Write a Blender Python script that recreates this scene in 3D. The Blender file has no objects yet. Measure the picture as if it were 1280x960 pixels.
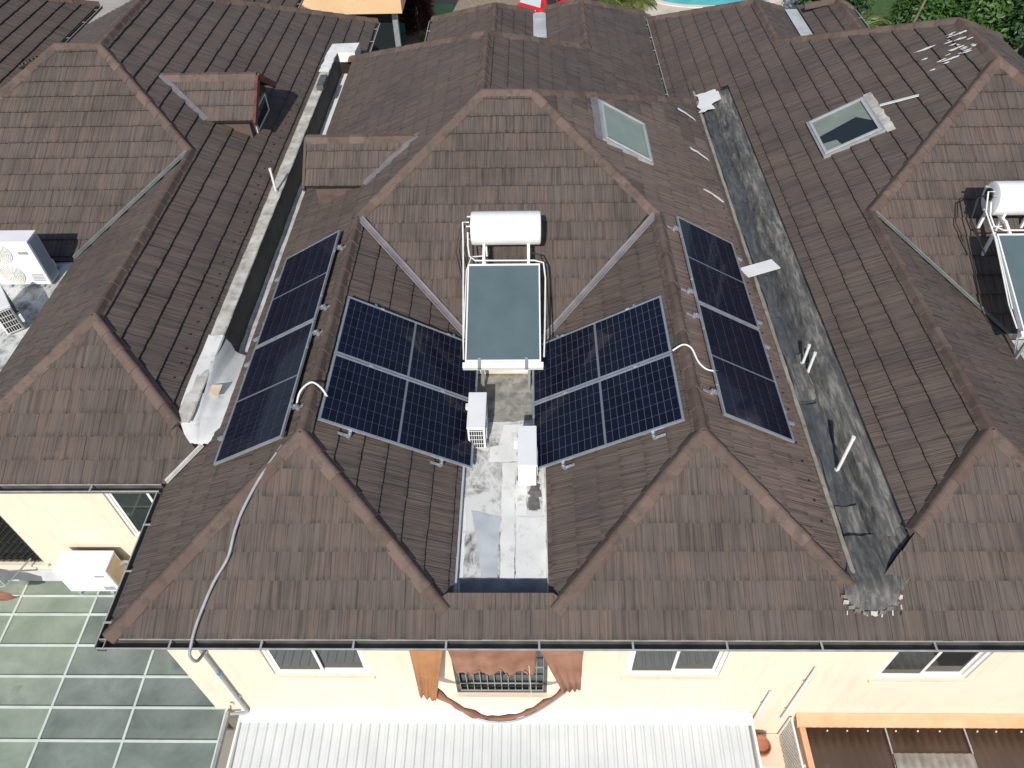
import bpy, bmesh, math, random
from mathutils import Vector, Matrix
random.seed(7)
R = math.radians
scene = bpy.context.scene

# ------------------------------------------------------------------ camera, sky, sun, exposure
CAM_H = 9.25
cam_d = bpy.data.cameras.new('camera'); cam = bpy.data.objects.new('camera', cam_d)
scene.collection.objects.link(cam); scene.camera = cam
cam_d.sensor_width = 36.0; cam_d.lens = 934.04 / 1280 * 36.0
cam_d.clip_start = 0.1; cam_d.clip_end = 600
th, yaw, roll = .8206, .0337, -.03
Fv = Vector((-math.sin(yaw)*math.cos(th), math.cos(yaw)*math.cos(th), -math.sin(th)))
Rv = Vector((math.cos(yaw), math.sin(yaw), 0)); Uv = Rv.cross(Fv)
R2 = Rv*math.cos(roll) + Uv*math.sin(roll); U2 = -Rv*math.sin(roll) + Uv*math.cos(roll)
cam.matrix_world = Matrix(((R2.x, U2.x, -Fv.x, 0), (R2.y, U2.y, -Fv.y, 0), (R2.z, U2.z, -Fv.z, CAM_H), (0, 0, 0, 1)))

SUN_TO = Vector((-.18, -1.25, 1.0)).normalized()          # towards the sun
elev = math.asin(SUN_TO.z); az = math.atan2(SUN_TO.x, SUN_TO.y)
world = bpy.data.worlds.new('World'); scene.world = world; world.use_nodes = True
wn = world.node_tree; sky = wn.nodes.new('ShaderNodeTexSky'); sky.sky_type = 'NISHITA'; sky.sun_disc = False
sky.sun_elevation = elev; sky.sun_rotation = az; sky.altitude = 50; sky.air_density = 1.0; sky.dust_density = 1.2
bg = wn.nodes['Background']; bg.inputs['Strength'].default_value = 0.10
wn.links.new(sky.outputs['Color'], bg.inputs['Color'])
sl = bpy.data.lights.new('sun', 'SUN'); sl.energy = 4.0; sl.angle = R(0.53); sl.color = (1.0, .955, .89)
so = bpy.data.objects.new('sun', sl); scene.collection.objects.link(so)
so.rotation_euler = SUN_TO.to_track_quat('Z', 'Y').to_euler(); so.location = (-6, -20, 30)
scene.view_settings.view_transform = 'Standard'; scene.view_settings.look = 'None'
scene.view_settings.exposure = 0.12; scene.view_settings.gamma = 1.0; scene.view_settings.use_curve_mapping = False
scene.render.engine = 'CYCLES'; scene.cycles.max_bounces = 6; scene.cycles.use_denoising = True

# ------------------------------------------------------------------ materials
MATS = {}
def nodes_of(name):
    m = bpy.data.materials.new(name); m.use_nodes = True; nt = m.node_tree
    return m, nt, nt.nodes['Principled BSDF']
def N(nt, t, **kw):
    n = nt.nodes.new(t)
    for k, v in kw.items(): setattr(n, k, v)
    return n
def ramp(nt, stops, inp):
    r = N(nt, 'ShaderNodeValToRGB'); e = r.color_ramp.elements
    e[0].position, e[0].color = stops[0][0], (*stops[0][1], 1); e[1].position, e[1].color = stops[-1][0], (*stops[-1][1], 1)
    for p, c in stops[1:-1]:
        x = e.new(p); x.color = (*c, 1)
    nt.links.new(inp, r.inputs[0]); return r.outputs[0]
def mixc(nt, a, b, fac, blend='MIX'):
    m = N(nt, 'ShaderNodeMix', data_type='RGBA', blend_type=blend)
    for sock, val in ((m.inputs[6], a), (m.inputs[7], b), (m.inputs[0], fac)):
        if hasattr(val, 'is_output'): nt.links.new(val, sock)
        elif isinstance(val, (int, float)): sock.default_value = val
        else: sock.default_value = (*val, 1)
    return m.outputs[2]
def math_(nt, op, a, b=0.5, clamp=False):
    m = N(nt, 'ShaderNodeMath', operation=op); m.use_clamp = clamp
    for i, val in enumerate((a, b)):
        if hasattr(val, 'is_output'): nt.links.new(val, m.inputs[i])
        else: m.inputs[i].default_value = val
    return m.outputs[0]
def noise(nt, scale, vec=None, detail=4, rough=.55, stretch=None, dist=0.0):
    n = N(nt, 'ShaderNodeTexNoise'); n.inputs['Scale'].default_value = scale; n.inputs['Detail'].default_value = detail
    n.inputs['Roughness'].default_value = rough; n.inputs['Distortion'].default_value = dist
    if vec is None: vec = N(nt, 'ShaderNodeNewGeometry').outputs['Position']
    if stretch:
        mp = N(nt, 'ShaderNodeMapping'); mp.inputs['Scale'].default_value = stretch; nt.links.new(vec, mp.inputs[0]); vec = mp.outputs[0]
    nt.links.new(vec, n.inputs['Vector']); return n.outputs['Fac']
def bump(nt, bsdf, h, strength=.3, dist=.01):
    b = N(nt, 'ShaderNodeBump'); b.inputs['Strength'].default_value = strength; b.inputs['Distance'].default_value = dist
    nt.links.new(h, b.inputs['Height']); nt.links.new(b.outputs[0], bsdf.inputs['Normal'])
def mat(name, c1, c2=None, scale=3.0, rough=.6, metal=0.0, bmp=0.0, bscale=40, stretch=None, lo=.35, hi=.65, spec=.5, c3=None, scale3=12, fac3=(.55, .75)):
    if name in MATS: return MATS[name]
    m, nt, b = nodes_of(name)
    b.inputs['Roughness'].default_value = rough; b.inputs['Metallic'].default_value = metal
    b.inputs['Specular IOR Level'].default_value = spec
    if c2 is None: b.inputs['Base Color'].default_value = (*c1, 1)
    else:
        col = ramp(nt, [(lo, c1), (hi, c2)], noise(nt, scale, stretch=stretch))
        if c3 is not None:
            f = ramp(nt, [(fac3[0], (0, 0, 0)), (fac3[1], (1, 1, 1))], noise(nt, scale3, detail=6, rough=.65))
            col = mixc(nt, col, c3, f)
        nt.links.new(col, b.inputs['Base Color'])
    if bmp: bump(nt, b, noise(nt, bscale, stretch=stretch), bmp, .01)
    MATS[name] = m; return m

def tile_material(name, red, grey, dark, fade):
    m, nt, b = nodes_of(name)
    uv = N(nt, 'ShaderNodeUVMap').outputs[0]
    oi = N(nt, 'ShaderNodeObjectInfo').outputs['Random']
    at = N(nt, 'ShaderNodeAttribute', attribute_name='strip'); sep = N(nt, 'ShaderNodeSeparateColor'); nt.links.new(at.outputs['Color'], sep.inputs[0])
    comb = N(nt, 'ShaderNodeCombineXYZ')
    nt.links.new(math_(nt, 'MULTIPLY', oi, 37.0), comb.inputs[2])
    va = N(nt, 'ShaderNodeVectorMath', operation='ADD'); nt.links.new(uv, va.inputs[0]); nt.links.new(comb.outputs[0], va.inputs[1])
    vec = va.outputs[0]
    fine = noise(nt, 1.0, vec, 2, .6, (46, 1.3, 7))
    fine2 = noise(nt, 1.0, vec, 2, .5, (17, .5, 5))
    tone = math_(nt, 'FRACT', math_(nt, 'ADD', sep.outputs[0], math_(nt, 'MULTIPLY', oi, 3.7)))
    base = mixc(nt, grey, red, ramp(nt, [(.30, (0, 0, 0)), (.9, (.85, .85, .85))], tone))
    tv = math_(nt, 'FRACT', math_(nt, 'ADD', sep.outputs[1], math_(nt, 'MULTIPLY', oi, 7.1)))
    base = mixc(nt, base, fade, math_(nt, 'MULTIPLY', tv, .22))
    wx = noise(nt, .9, None, 5, .6)                                    # patchy weathering over the whole roof
    base = mixc(nt, base, dark, ramp(nt, [(.45, (0, 0, 0)), (.75, (.55, .55, .55))], wx))
    # lichen-dark streaks that start at the lower edge of a course
    sx = N(nt, 'ShaderNodeSeparateXYZ'); nt.links.new(uv, sx.inputs[0])
    edge = ramp(nt, [(0.03, (1, 1, 1)), (.24, (.0, .0, .0))], math_(nt, 'MULTIPLY', sx.outputs[1], 2.7))
    st = ramp(nt, [(.42, (0, 0, 0)), (.62, (1, 1, 1))], noise(nt, 1.0, vec, 3, .6, (15, .8, 6)))
    em = N(nt, 'ShaderNodeMix', data_type='FLOAT'); nt.links.new(edge, em.inputs[0]); em.inputs[2].default_value = .16; em.inputs[3].default_value = .85
    base = mixc(nt, base, dark, math_(nt, 'MULTIPLY', st, em.outputs[0]))
    g = ramp(nt, [(.30, (.62, .62, .62)), (.50, (1.0, 1.0, 1.0)), (.75, (1.14, 1.12, 1.11))], fine)
    base = mixc(nt, base, g, .9, 'MULTIPLY')
    g2 = ramp(nt, [(.32, (.66, .66, .68)), (.46, (.98, .98, .98)), (.7, (1.08, 1.07, 1.06))], fine2)
    base = mixc(nt, base, g2, .85, 'MULTIPLY')
    nt.links.new(base, b.inputs['Base Color']); b.inputs['Roughness'].default_value = .82; b.inputs['Specular IOR Level'].default_value = .3
    h = math_(nt, 'ADD', fine, math_(nt, 'MULTIPLY', fine2, .8)); bump(nt, b, h, .8, .014)
    return m
TILE = tile_material('brushed brown roof tile', (.132, .098, .081), (.114, .092, .080), (.052, .046, .042), (.155, .125, .108))
def cap_mat():
    m, nt, b = nodes_of('brown ridge cap'); oi = N(nt, 'ShaderNodeObjectInfo').outputs['Random']
    c = mixc(nt, (.105, .074, .060), (.150, .108, .090), oi)
    c = mixc(nt, c, (.060, .048, .041), ramp(nt, [(.48, (0, 0, 0)), (.70, (.8, .8, .8))], noise(nt, 4.5, None, 6, .65)))
    c = mixc(nt, c, (.20, .165, .145), ramp(nt, [(.62, (0, 0, 0)), (.80, (.6, .6, .6))], noise(nt, 11, None, 5, .6)))
    nt.links.new(c, b.inputs['Base Color']); b.inputs['Roughness'].default_value = .85; b.inputs['Specular IOR Level'].default_value = .3
    bump(nt, b, noise(nt, 60, None, 4), .35, .01); return m
CAP = cap_mat()
UNDER = mat('dark roof underlay', (.018, .016, .015), rough=.95)
CREAM = mat('cream wall paint', (.71, .60, .475), (.75, .64, .51), .8, .85, bmp=.08, bscale=90, c3=(.62, .53, .42), scale3=2.5, fac3=(.6, .85))
def streaks(m):
    nt = m.node_tree; b = nt.nodes['Principled BSDF']; src = b.inputs['Base Color'].links[0].from_socket
    f = ramp(nt, [(.55, (0,0,0)), (.80, (.55,.55,.55))], noise(nt, 5, None, 5, .6, (1.2,1.2,.12)))
    nt.links.new(mixc(nt, src, (.50,.43,.35), f), b.inputs['Base Color'])
streaks(CREAM)
WHITE = mat('white paint', (.74, .75, .74), (.66, .67, .66), 3, .5)
WHITEMETAL = mat('white enamelled metal', (.80, .81, .805), (.74, .75, .75), 2, .4, c3=(.55, .53, .49), scale3=9, fac3=(.70, .9))
ALU = mat('anodised aluminium', (.62, .65, .68), (.52, .55, .58), 6, .38, .75)
STEEL = mat('galvanised steel', (.50, .53, .55), (.40, .42, .44), 10, .45, .6)
GUTTERM = mat('dark gutter metal', (.075, .072, .064), (.125, .12, .108), 4, .6)
LIP = mat('grey gutter lip', (.42, .42, .41), (.30, .30, .29), 6, .5)
FLASH = mat('weathered lead flashing', (.235, .215, .225), (.165, .155, .165), 4, .6, .2, bmp=.2, bscale=25)
GREENFLASH = mat('dull green flashing', (.10, .125, .115), (.15, .17, .16), 4, .6, .2)
BLACK = mat('black rubber', (.012, .012, .013), rough=.55)
DARKIN = mat('dark room interior', (.02, .021, .022), rough=.9)
HOSE = mat('grey plastic conduit', (.34, .36, .37), (.26, .28, .29), 8, .5)
PVC = mat('white plastic pipe', (.74, .75, .73), (.64, .65, .63), 7, .4)
WOODM = mat('brown painted wood', (.20, .095, .05), (.27, .14, .08), 6, .6)
CLOTH = mat('rust brown awning cloth', (.21, .098, .060), (.30, .155, .105), 3, .9, bmp=.3, bscale=60)
CLOTH2 = mat('orange brown faded cloth', (.30, .135, .055), (.38, .185, .08), 3, .9, bmp=.3, bscale=60)
REDW = mat('dark red barge board', (.10, .02, .02), (.16, .04, .035), 6, .6)
LIGHTBOX = mat('beige steel box', (.66, .60, .47), (.74, .69, .58), 5, .6)

def glass_mat(name, col, rough=.04, ior=1.5):
    m, nt, b = nodes_of(name); b.inputs['Base Color'].default_value = (*col, 1); b.inputs['Roughness'].default_value = rough
    b.inputs['IOR'].default_value = ior; b.inputs['Specular IOR Level'].default_value = .6
    return m
WGLASS = glass_mat('dark window glass', (.016, .022, .022), .03)
def pv():
    m, nt, b = nodes_of('solar cell'); oi = N(nt, 'ShaderNodeObjectInfo').outputs['Random']
    c = mixc(nt, (.0035, .0045, .013), (.006, .0075, .022), oi)
    nt.links.new(c, b.inputs['Base Color']); b.inputs['Roughness'].default_value = .35
    b.inputs['Coat Weight'].default_value = .35; b.inputs['Coat Roughness'].default_value = .05; b.inputs['Specular IOR Level'].default_value = .12
    return m
CELL = pv()
BACKS = mat('solar backsheet', (.15, .165, .20), rough=.4)
def collector():
    m, nt, b = nodes_of('collector glass'); f = noise(nt, 2.0, None, 4)
    nt.links.new(ramp(nt, [(.3, (.080, .120, .132)), (.7, (.105, .145, .155))], f), b.inputs['Base Color'])
    b.inputs['Roughness'].default_value = .3; b.inputs['Coat Weight'].default_value = .6; b.inputs['Coat Roughness'].default_value = .12
    return m
COLL = collector()
def canopy_glass():
    m, nt, b = nodes_of('dirty green canopy glass')
    tr = N(nt, 'ShaderNodeBsdfTransparent'); tr.inputs[0].default_value = (.60, .74, .68, 1)
    f = ramp(nt, [(.30, (.29, .35, .30)), (.62, (.44, .50, .42)), (.78, (.20, .24, .21))], noise(nt, 1.3, None, 6, .6, dist=.4))
    nt.links.new(f, b.inputs['Base Color']); b.inputs['Roughness'].default_value = .22
    mx = N(nt, 'ShaderNodeMixShader')
    fm = ramp(nt, [(.25, (.42, .42, .42)), (.75, (.78, .78, .78))], noise(nt, .9, None, 5, .6))
    nt.links.new(fm, mx.inputs[0]); nt.links.new(tr.outputs[0], mx.inputs[1]); nt.links.new(b.outputs[0], mx.inputs[2])
    nt.links.new(mx.outputs[0], nt.nodes['Material Output'].inputs[0]); return m
CGLASS = canopy_glass()
def skyl_glass():
    m, nt, b = nodes_of('skylight glass'); b.inputs['Base Color'].default_value = (.9, .95, .93, 1); b.inputs['Roughness'].default_value = .02
    tr = N(nt, 'ShaderNodeBsdfTransparent'); tr.inputs[0].default_value = (.84, .88, .87, 1)
    gl = N(nt, 'ShaderNodeBsdfGlossy'); gl.inputs['Roughness'].default_value = .03
    mx = N(nt, 'ShaderNodeMixShader'); mx.inputs[0].default_value = .07; nt.links.new(tr.outputs[0], mx.inputs[1]); nt.links.new(gl.outputs[0], mx.inputs[2])
    nt.links.new(mx.outputs[0], nt.nodes['Material Output'].inputs[0]); return m
SGLASS = skyl_glass()
def slab_mat():
    m, nt, b = nodes_of('stained screed'); pos = N(nt, 'ShaderNodeNewGeometry').outputs['Position']
    a = noise(nt, 1.6, pos, 6, .62, dist=.8); br = noise(nt, 6, pos, 6, .75, (1.0, .5, 1), 2.5)
    c = ramp(nt, [(.40, (.13, .125, .115)), (.47, (.40, .40, .385)), (.54, (.64, .64, .62))], math_(nt, 'ADD', math_(nt, 'MULTIPLY', a, .6), math_(nt, 'MULTIPLY', br, .4)))
    nt.links.new(c, b.inputs['Base Color']); b.inputs['Roughness'].default_value = .75; bump(nt, b, br, .2, .01); return m
SLAB = slab_mat()
SEAL = mat('white waterproof paint', (.78, .78, .75), (.66, .67, .65), 2.3, .6, bmp=.15, bscale=30, c3=(.34, .33, .30), scale3=5, fac3=(.56, .80))
BLUESEAL = mat('pale blue waterproof paint', (.40, .43, .45), (.52, .55, .57), 2.5, .55, c3=(.22, .235, .25), scale3=4, fac3=(.6, .8))
CONC = mat('weathered concrete', (.36, .34, .30), (.60, .58, .53), 3.2, .85, bmp=.4, bscale=30, c3=(.20, .18, .155), scale3=7, fac3=(.52, .78))
SHADESEAL = mat('shadow-dark waterproofing', (.17, .17, .165), (.32, .325, .32), 3.0, .7, bmp=.2, bscale=20, c3=(.08, .08, .078), scale3=6)  # includes the shadow at the slab's front edge, painted into the colour
def membrane(name, a_, b_, c_):
    m, nt, b = nodes_of(name); pos = N(nt, 'ShaderNodeNewGeometry').outputs['Position']
    f = noise(nt, 3.6, pos, 8, .66, (2.2, .28, 1), 1.2); f2 = noise(nt, 11, pos, 5, .6, (1.3, .35, 1), .6)
    c = ramp(nt, [(.34, a_), (.50, b_), (.66, c_)], math_(nt, 'ADD', math_(nt, 'MULTIPLY', f, .65), math_(nt, 'MULTIPLY', f2, .35)))
    nt.links.new(c, b.inputs['Base Color']); b.inputs['Roughness'].default_value = .62; bump(nt, b, math_(nt, 'ADD', f, f2), .5, .02); return m
MEMB = membrane('black bitumen membrane', (.036, .039, .041), (.072, .077, .080), (.135, .138, .138))
MEMB2 = membrane('grey worn bitumen', (.038, .039, .038), (.110, .108, .102), (.30, .288, .258))
def corr_mat():
    m, nt, b = nodes_of('white corrugated steel'); f = noise(nt, 1.4, None, 5)
    c = ramp(nt, [(.3, (.54, .575, .585)), (.65, (.62, .65, .655))], f)
    st = ramp(nt, [(.62, (0, 0, 0)), (.8, (.35, .35, .35))], noise(nt, 5, None, 5, .6, (1, .15, 1)))
    nt.links.new(mixc(nt, c, (.42, .42, .40), st), b.inputs['Base Color']); b.inputs['Roughness'].default_value = .5; return m
CORR = corr_mat()
BROWNP = mat('brown polycarbonate', (.055, .036, .029), (.085, .058, .048), 2, .3, stretch=(1, .3, 1), c3=(.16, .11, .085), scale3=4, fac3=(.6, .8))
FIBRE = mat('pale fibre sheet', (.40, .41, .41), (.58, .59, .58), 6, .8, bmp=.3, bscale=50)
ORANGEF = mat('terracotta painted frame', (.62, .33, .17), (.70, .42, .25), 2, .7)

# ------------------------------------------------------------------ mesh helpers
C = scene.collection
def link(o, parent=None, loc=None, mtx=None):
    C.objects.link(o)
    if parent is not None: o.parent = parent
    if mtx is not None: o.matrix_local = mtx
    elif loc is not None: o.location = loc
    return o
class MB:
    def __init__(s): s.v = []; s.f = []; s.mi = []; s.smooth = False
    def add(s, vs, fs, mi=0):
        k = len(s.v); s.v += [Vector(p) for p in vs]; s.f += [tuple(i + k for i in f) for f in fs]; s.mi += [mi]*len(fs); return s
    def box(s, lo, hi, mtx=None, mi=0, bev=0.0):
        x0, y0, z0 = lo; x1, y1, z1 = hi
        vs = [Vector(p) for p in ((x0,y0,z0),(x1,y0,z0),(x1,y1,z0),(x0,y1,z0),(x0,y0,z1),(x1,y0,z1),(x1,y1,z1),(x0,y1,z1))]
        if bev:
            bm = bmesh.new(); q = [bm.verts.new(p) for p in vs]
            for f in ((0,3,2,1),(4,5,6,7),(0,1,5,4),(1,2,6,5),(2,3,7,6),(3,0,4,7)): bm.faces.new([q[i] for i in f])
            bmesh.ops.bevel(bm, geom=bm.edges[:], offset=bev, segments=2, affect='EDGES', profile=.5)
            bm.verts.index_update(); vs = [v.co.copy() for v in bm.verts]; fs = [tuple(v.index for v in f.verts) for f in bm.faces]; bm.free()
        else: fs = [(0,3,2,1),(4,5,6,7),(0,1,5,4),(1,2,6,5),(2,3,7,6),(3,0,4,7)]
        if mtx is not None: vs = [mtx @ p for p in vs]
        return s.add(vs, fs, mi)
    def bar(s, a, b, w, h, up=(0,0,1), mi=0):
        a = Vector(a); b = Vector(b); d = (b-a); L = d.length; d.normalize(); up = Vector(up)
        side = d.cross(up)
        if side.length < 1e-4: side = d.cross(Vector((1,0,0)))
        side.normalize(); u = side.cross(d)
        m = Matrix(((side.x,d.x,u.x,a.x),(side.y,d.y,u.y,a.y),(side.z,d.z,u.z,a.z),(0,0,0,1)))
        return s.box((-w/2,0,-h/2),(w/2,L,h/2), m, mi)
    def tube(s, pts, r, n=10, caps=True, mi=0):
        pts = [Vector(p) for p in pts]; k0 = len(s.v); rs = r if isinstance(r, (list, tuple)) else [r]*len(pts)
        prev = None
        for i, p in enumerate(pts):
            d = (pts[min(i+1, len(pts)-1)] - pts[max(i-1, 0)]).normalized()
            a = d.cross(Vector((0,0,1))) if prev is None else prev - d*prev.dot(d)
            if a.length < 1e-3: a = d.cross(Vector((1,0,0)))
            a.normalize(); prev = a; b = d.cross(a)
            for j in range(n):
                t = 2*math.pi*j/n; s.v.append(p + (a*math.cos(t) + b*math.sin(t))*rs[i])
        for i in range(len(pts)-1):
            for j in range(n):
                s.f.append((k0+i*n+j, k0+i*n+(j+1)%n, k0+(i+1)*n+(j+1)%n, k0+(i+1)*n+j)); s.mi.append(mi)
        if caps:
            s.f.append(tuple(k0+j for j in reversed(range(n)))); s.mi.append(mi)
            s.f.append(tuple(k0+(len(pts)-1)*n+j for j in range(n))); s.mi.append(mi)
        s.smooth = True; return s
    def prism(s, poly, z0, z1, mtx=None, mi=0):
        n = len(poly); vs = [Vector((p[0],p[1],z0)) for p in poly] + [Vector((p[0],p[1],z1)) for p in poly]
        if mtx is not None: vs = [mtx @ p for p in vs]
        fs = [tuple(reversed(range(n))), tuple(range(n, 2*n))] + [(i,(i+1)%n,n+(i+1)%n,n+i) for i in range(n)]
        return s.add(vs, fs, mi)
    def mesh(s, name):
        me = bpy.data.meshes.new(name); me.from_pydata([tuple(p) for p in s.v], [], s.f)
        for p, k in zip(me.polygons, s.mi): p.material_index = k
        if s.smooth:
            me.polygons.foreach_set('use_smooth', [True]*len(me.polygons))
        me.update(); return me
    def build(s, name, material, parent=None, loc=None, mtx=None, fix=True):
        me = s.mesh(name)
        if fix:
            bm = bmesh.new(); bm.from_mesh(me); bmesh.ops.recalc_face_normals(bm, faces=bm.faces); bm.to_mesh(me); bm.free()
        for m in (material if isinstance(material, (list, tuple)) else [material]): me.materials.append(m)
        if s.smooth: me.set_sharp_from_angle(angle=R(38))
        return link(bpy.data.objects.new(name, me), parent, loc, mtx)
def tag(o, label, cat=None, group=None, kind=None):
    o['label'] = label
    if cat: o['category'] = cat
    if group: o['group'] = group
    if kind: o['kind'] = kind
    return o
def empty(name, loc=(0,0,0), parent=None, mtx=None):
    o = bpy.data.objects.new(name, None); o.empty_display_size = .2
    return link(o, parent, loc, mtx)
def thing(name, label, cat, loc=(0,0,0), group=None, mtx=None):
    return tag(empty(name, loc, None, mtx), label, cat, group)
def structure(name, mb, m, label=None):
    o = mb.build(name, m); o['kind'] = 'structure'
    if label: o['label'] = label
    return o
def copy_tree(o, parent=None):
    c = o.copy(); C.objects.link(c); c.parent = parent
    for ch in list(o.children): copy_tree(ch, c)
    return c

# ------------------------------------------------------------------ roof geometry constants (z = 0 at the eaves)
TP = .5563; CA = 1/math.sqrt(1+TP*TP); SA = TP*CA
XL, XR, ZR, YA, YB, YT = -3.136, 2.355, 1.305, 6.491, 11.591, 4.136
HP = 9.351                                   # distance from house to house
GROUND = -6.3
EX, TL = .366, 1.22                          # tile course and tile length

def clip(poly, a, b, c):                     # keep a*u+b*v <= c
    out = []
    for i in range(len(poly)):
        p, q = poly[i], poly[(i+1) % len(poly)]
        dp, dq = a*p[0]+b*p[1]-c, a*q[0]+b*q[1]-c
        if dp <= 0: out.append(p)
        if (dp < 0 < dq) or (dq < 0 < dp):
            t = dp/(dp-dq); out.append((p[0]+(q[0]-p[0])*t, p[1]+(q[1]-p[1])*t))
    return out
def area(p): return .5*sum(p[i][0]*p[(i+1)%len(p)][1]-p[(i+1)%len(p)][0]*p[i][1] for i in range(len(p)))
def clip_convex(poly, cv):
    for i in range(len(cv)):
        (x0,y0),(x1,y1) = cv[i], cv[(i+1)%len(cv)]
        a, b = (y1-y0), -(x1-x0); poly = clip(poly, a, b, a*x0+b*y0)
        if len(poly) < 3: return []
    return poly
# tile variants: strips (u0,u1,height,nose shift,rand,rand)
VAR = []
for k in range(10):
    us = [0.0]
    while us[-1] < TL-.10: us.append(us[-1] + random.choice((.10,.13,.16,.20,.24)))
    us[-1] = TL
    VAR.append([(us[i]+.0015, us[i+1]-.0015, random.uniform(0,.005), random.uniform(-.005,.005), random.random(), random.random()) for i in range(len(us)-1)])
HN = .042
def tile_geo(var, clips, u0, v0):
    """faces of one tile in cell coords; clips = None or list of convex polys in slope coords"""
    vs, fs, col, uv = [], [], [], []
    for (a, b, e, dn, r1, r2) in var:
        q0 = [(a, dn), (b, dn), (b, EX+.035), (a, EX+.035)]
        pieces = [q0] if clips is None else [clip_convex([(p[0]+u0, p[1]+v0) for p in q0], cv) for cv in clips]
        for pc in pieces:
            if len(pc) < 3: continue
            if clips is not None:
                pc = [(p[0]-u0, p[1]-v0) for p in pc]
                pc = [p for i, p in enumerate(pc) if (p[0]-pc[i-1][0])**2 + (p[1]-pc[i-1][1])**2 > 1e-9]
            if len(pc) < 3 or area(pc) < 1e-4: continue
            k = len(vs); n = len(pc)
            for p in pc:
                vs.append((p[0], p[1], HN*(1-p[1]/(EX+.035)) + e + .004)); uv.append(p)
            fs.append(tuple(range(k, k+n))); col.append((r1, r2))
            for i in range(n):
                p, q = pc[i], pc[(i+1)%n]
                nose = abs(p[1]-dn) < 1e-4 and abs(q[1]-dn) < 1e-4
                side = abs(p[0]-q[0]) < 1e-4 and (abs(p[0]-a) < 1e-4 or abs(p[0]-b) < 1e-4)
                if nose or (side and abs(p[0]-b) < 1e-4) or (side and a < .01 and abs(p[0]-a) < 1e-4):
                    kk = len(vs); dz = -.012 if nose else .0; dv = .03 if nose else 0
                    vs += [(p[0],p[1]+dv,dz),(q[0],q[1]+dv,dz),vs[k+(i+1)%n],vs[k+i]]; uv += [p,q,q,p]
                    fs.append((kk,kk+1,kk+2,kk+3)); col.append((r1,r2))
    return vs, fs, col, uv
def tile_mesh(geo, name='tile'):
    vs, fs, col, uv = geo
    me = bpy.data.meshes.new(name); me.from_pydata(vs, [], fs)
    me.uv_layers.new(name='UVMap'); me.color_attributes.new('strip', 'FLOAT_COLOR', 'CORNER')
    fu, fc = [], []
    for poly in me.polygons:
        c = col[poly.index]
        for vi in poly.vertices: fu += uv[vi]; fc += (c[0], c[1], 0, 1)
    me.uv_layers['UVMap'].data.foreach_set('uv', fu); me.color_attributes['strip'].data.foreach_set('color', fc)
    me.materials.append(TILE); return me
TILE2 = tile_material('lightened pinkish roof tile', (.190, .136, .112), (.168, .126, .107), (.095, .076, .066), (.205, .160, .138))  # pinker tile, lightened in colour where the slope gets little sun
FULL = [tile_mesh(tile_geo(v, None, 0, 0)) for v in VAR]
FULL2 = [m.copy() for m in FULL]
for m in FULL2: m.materials[0] = TILE2

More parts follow.
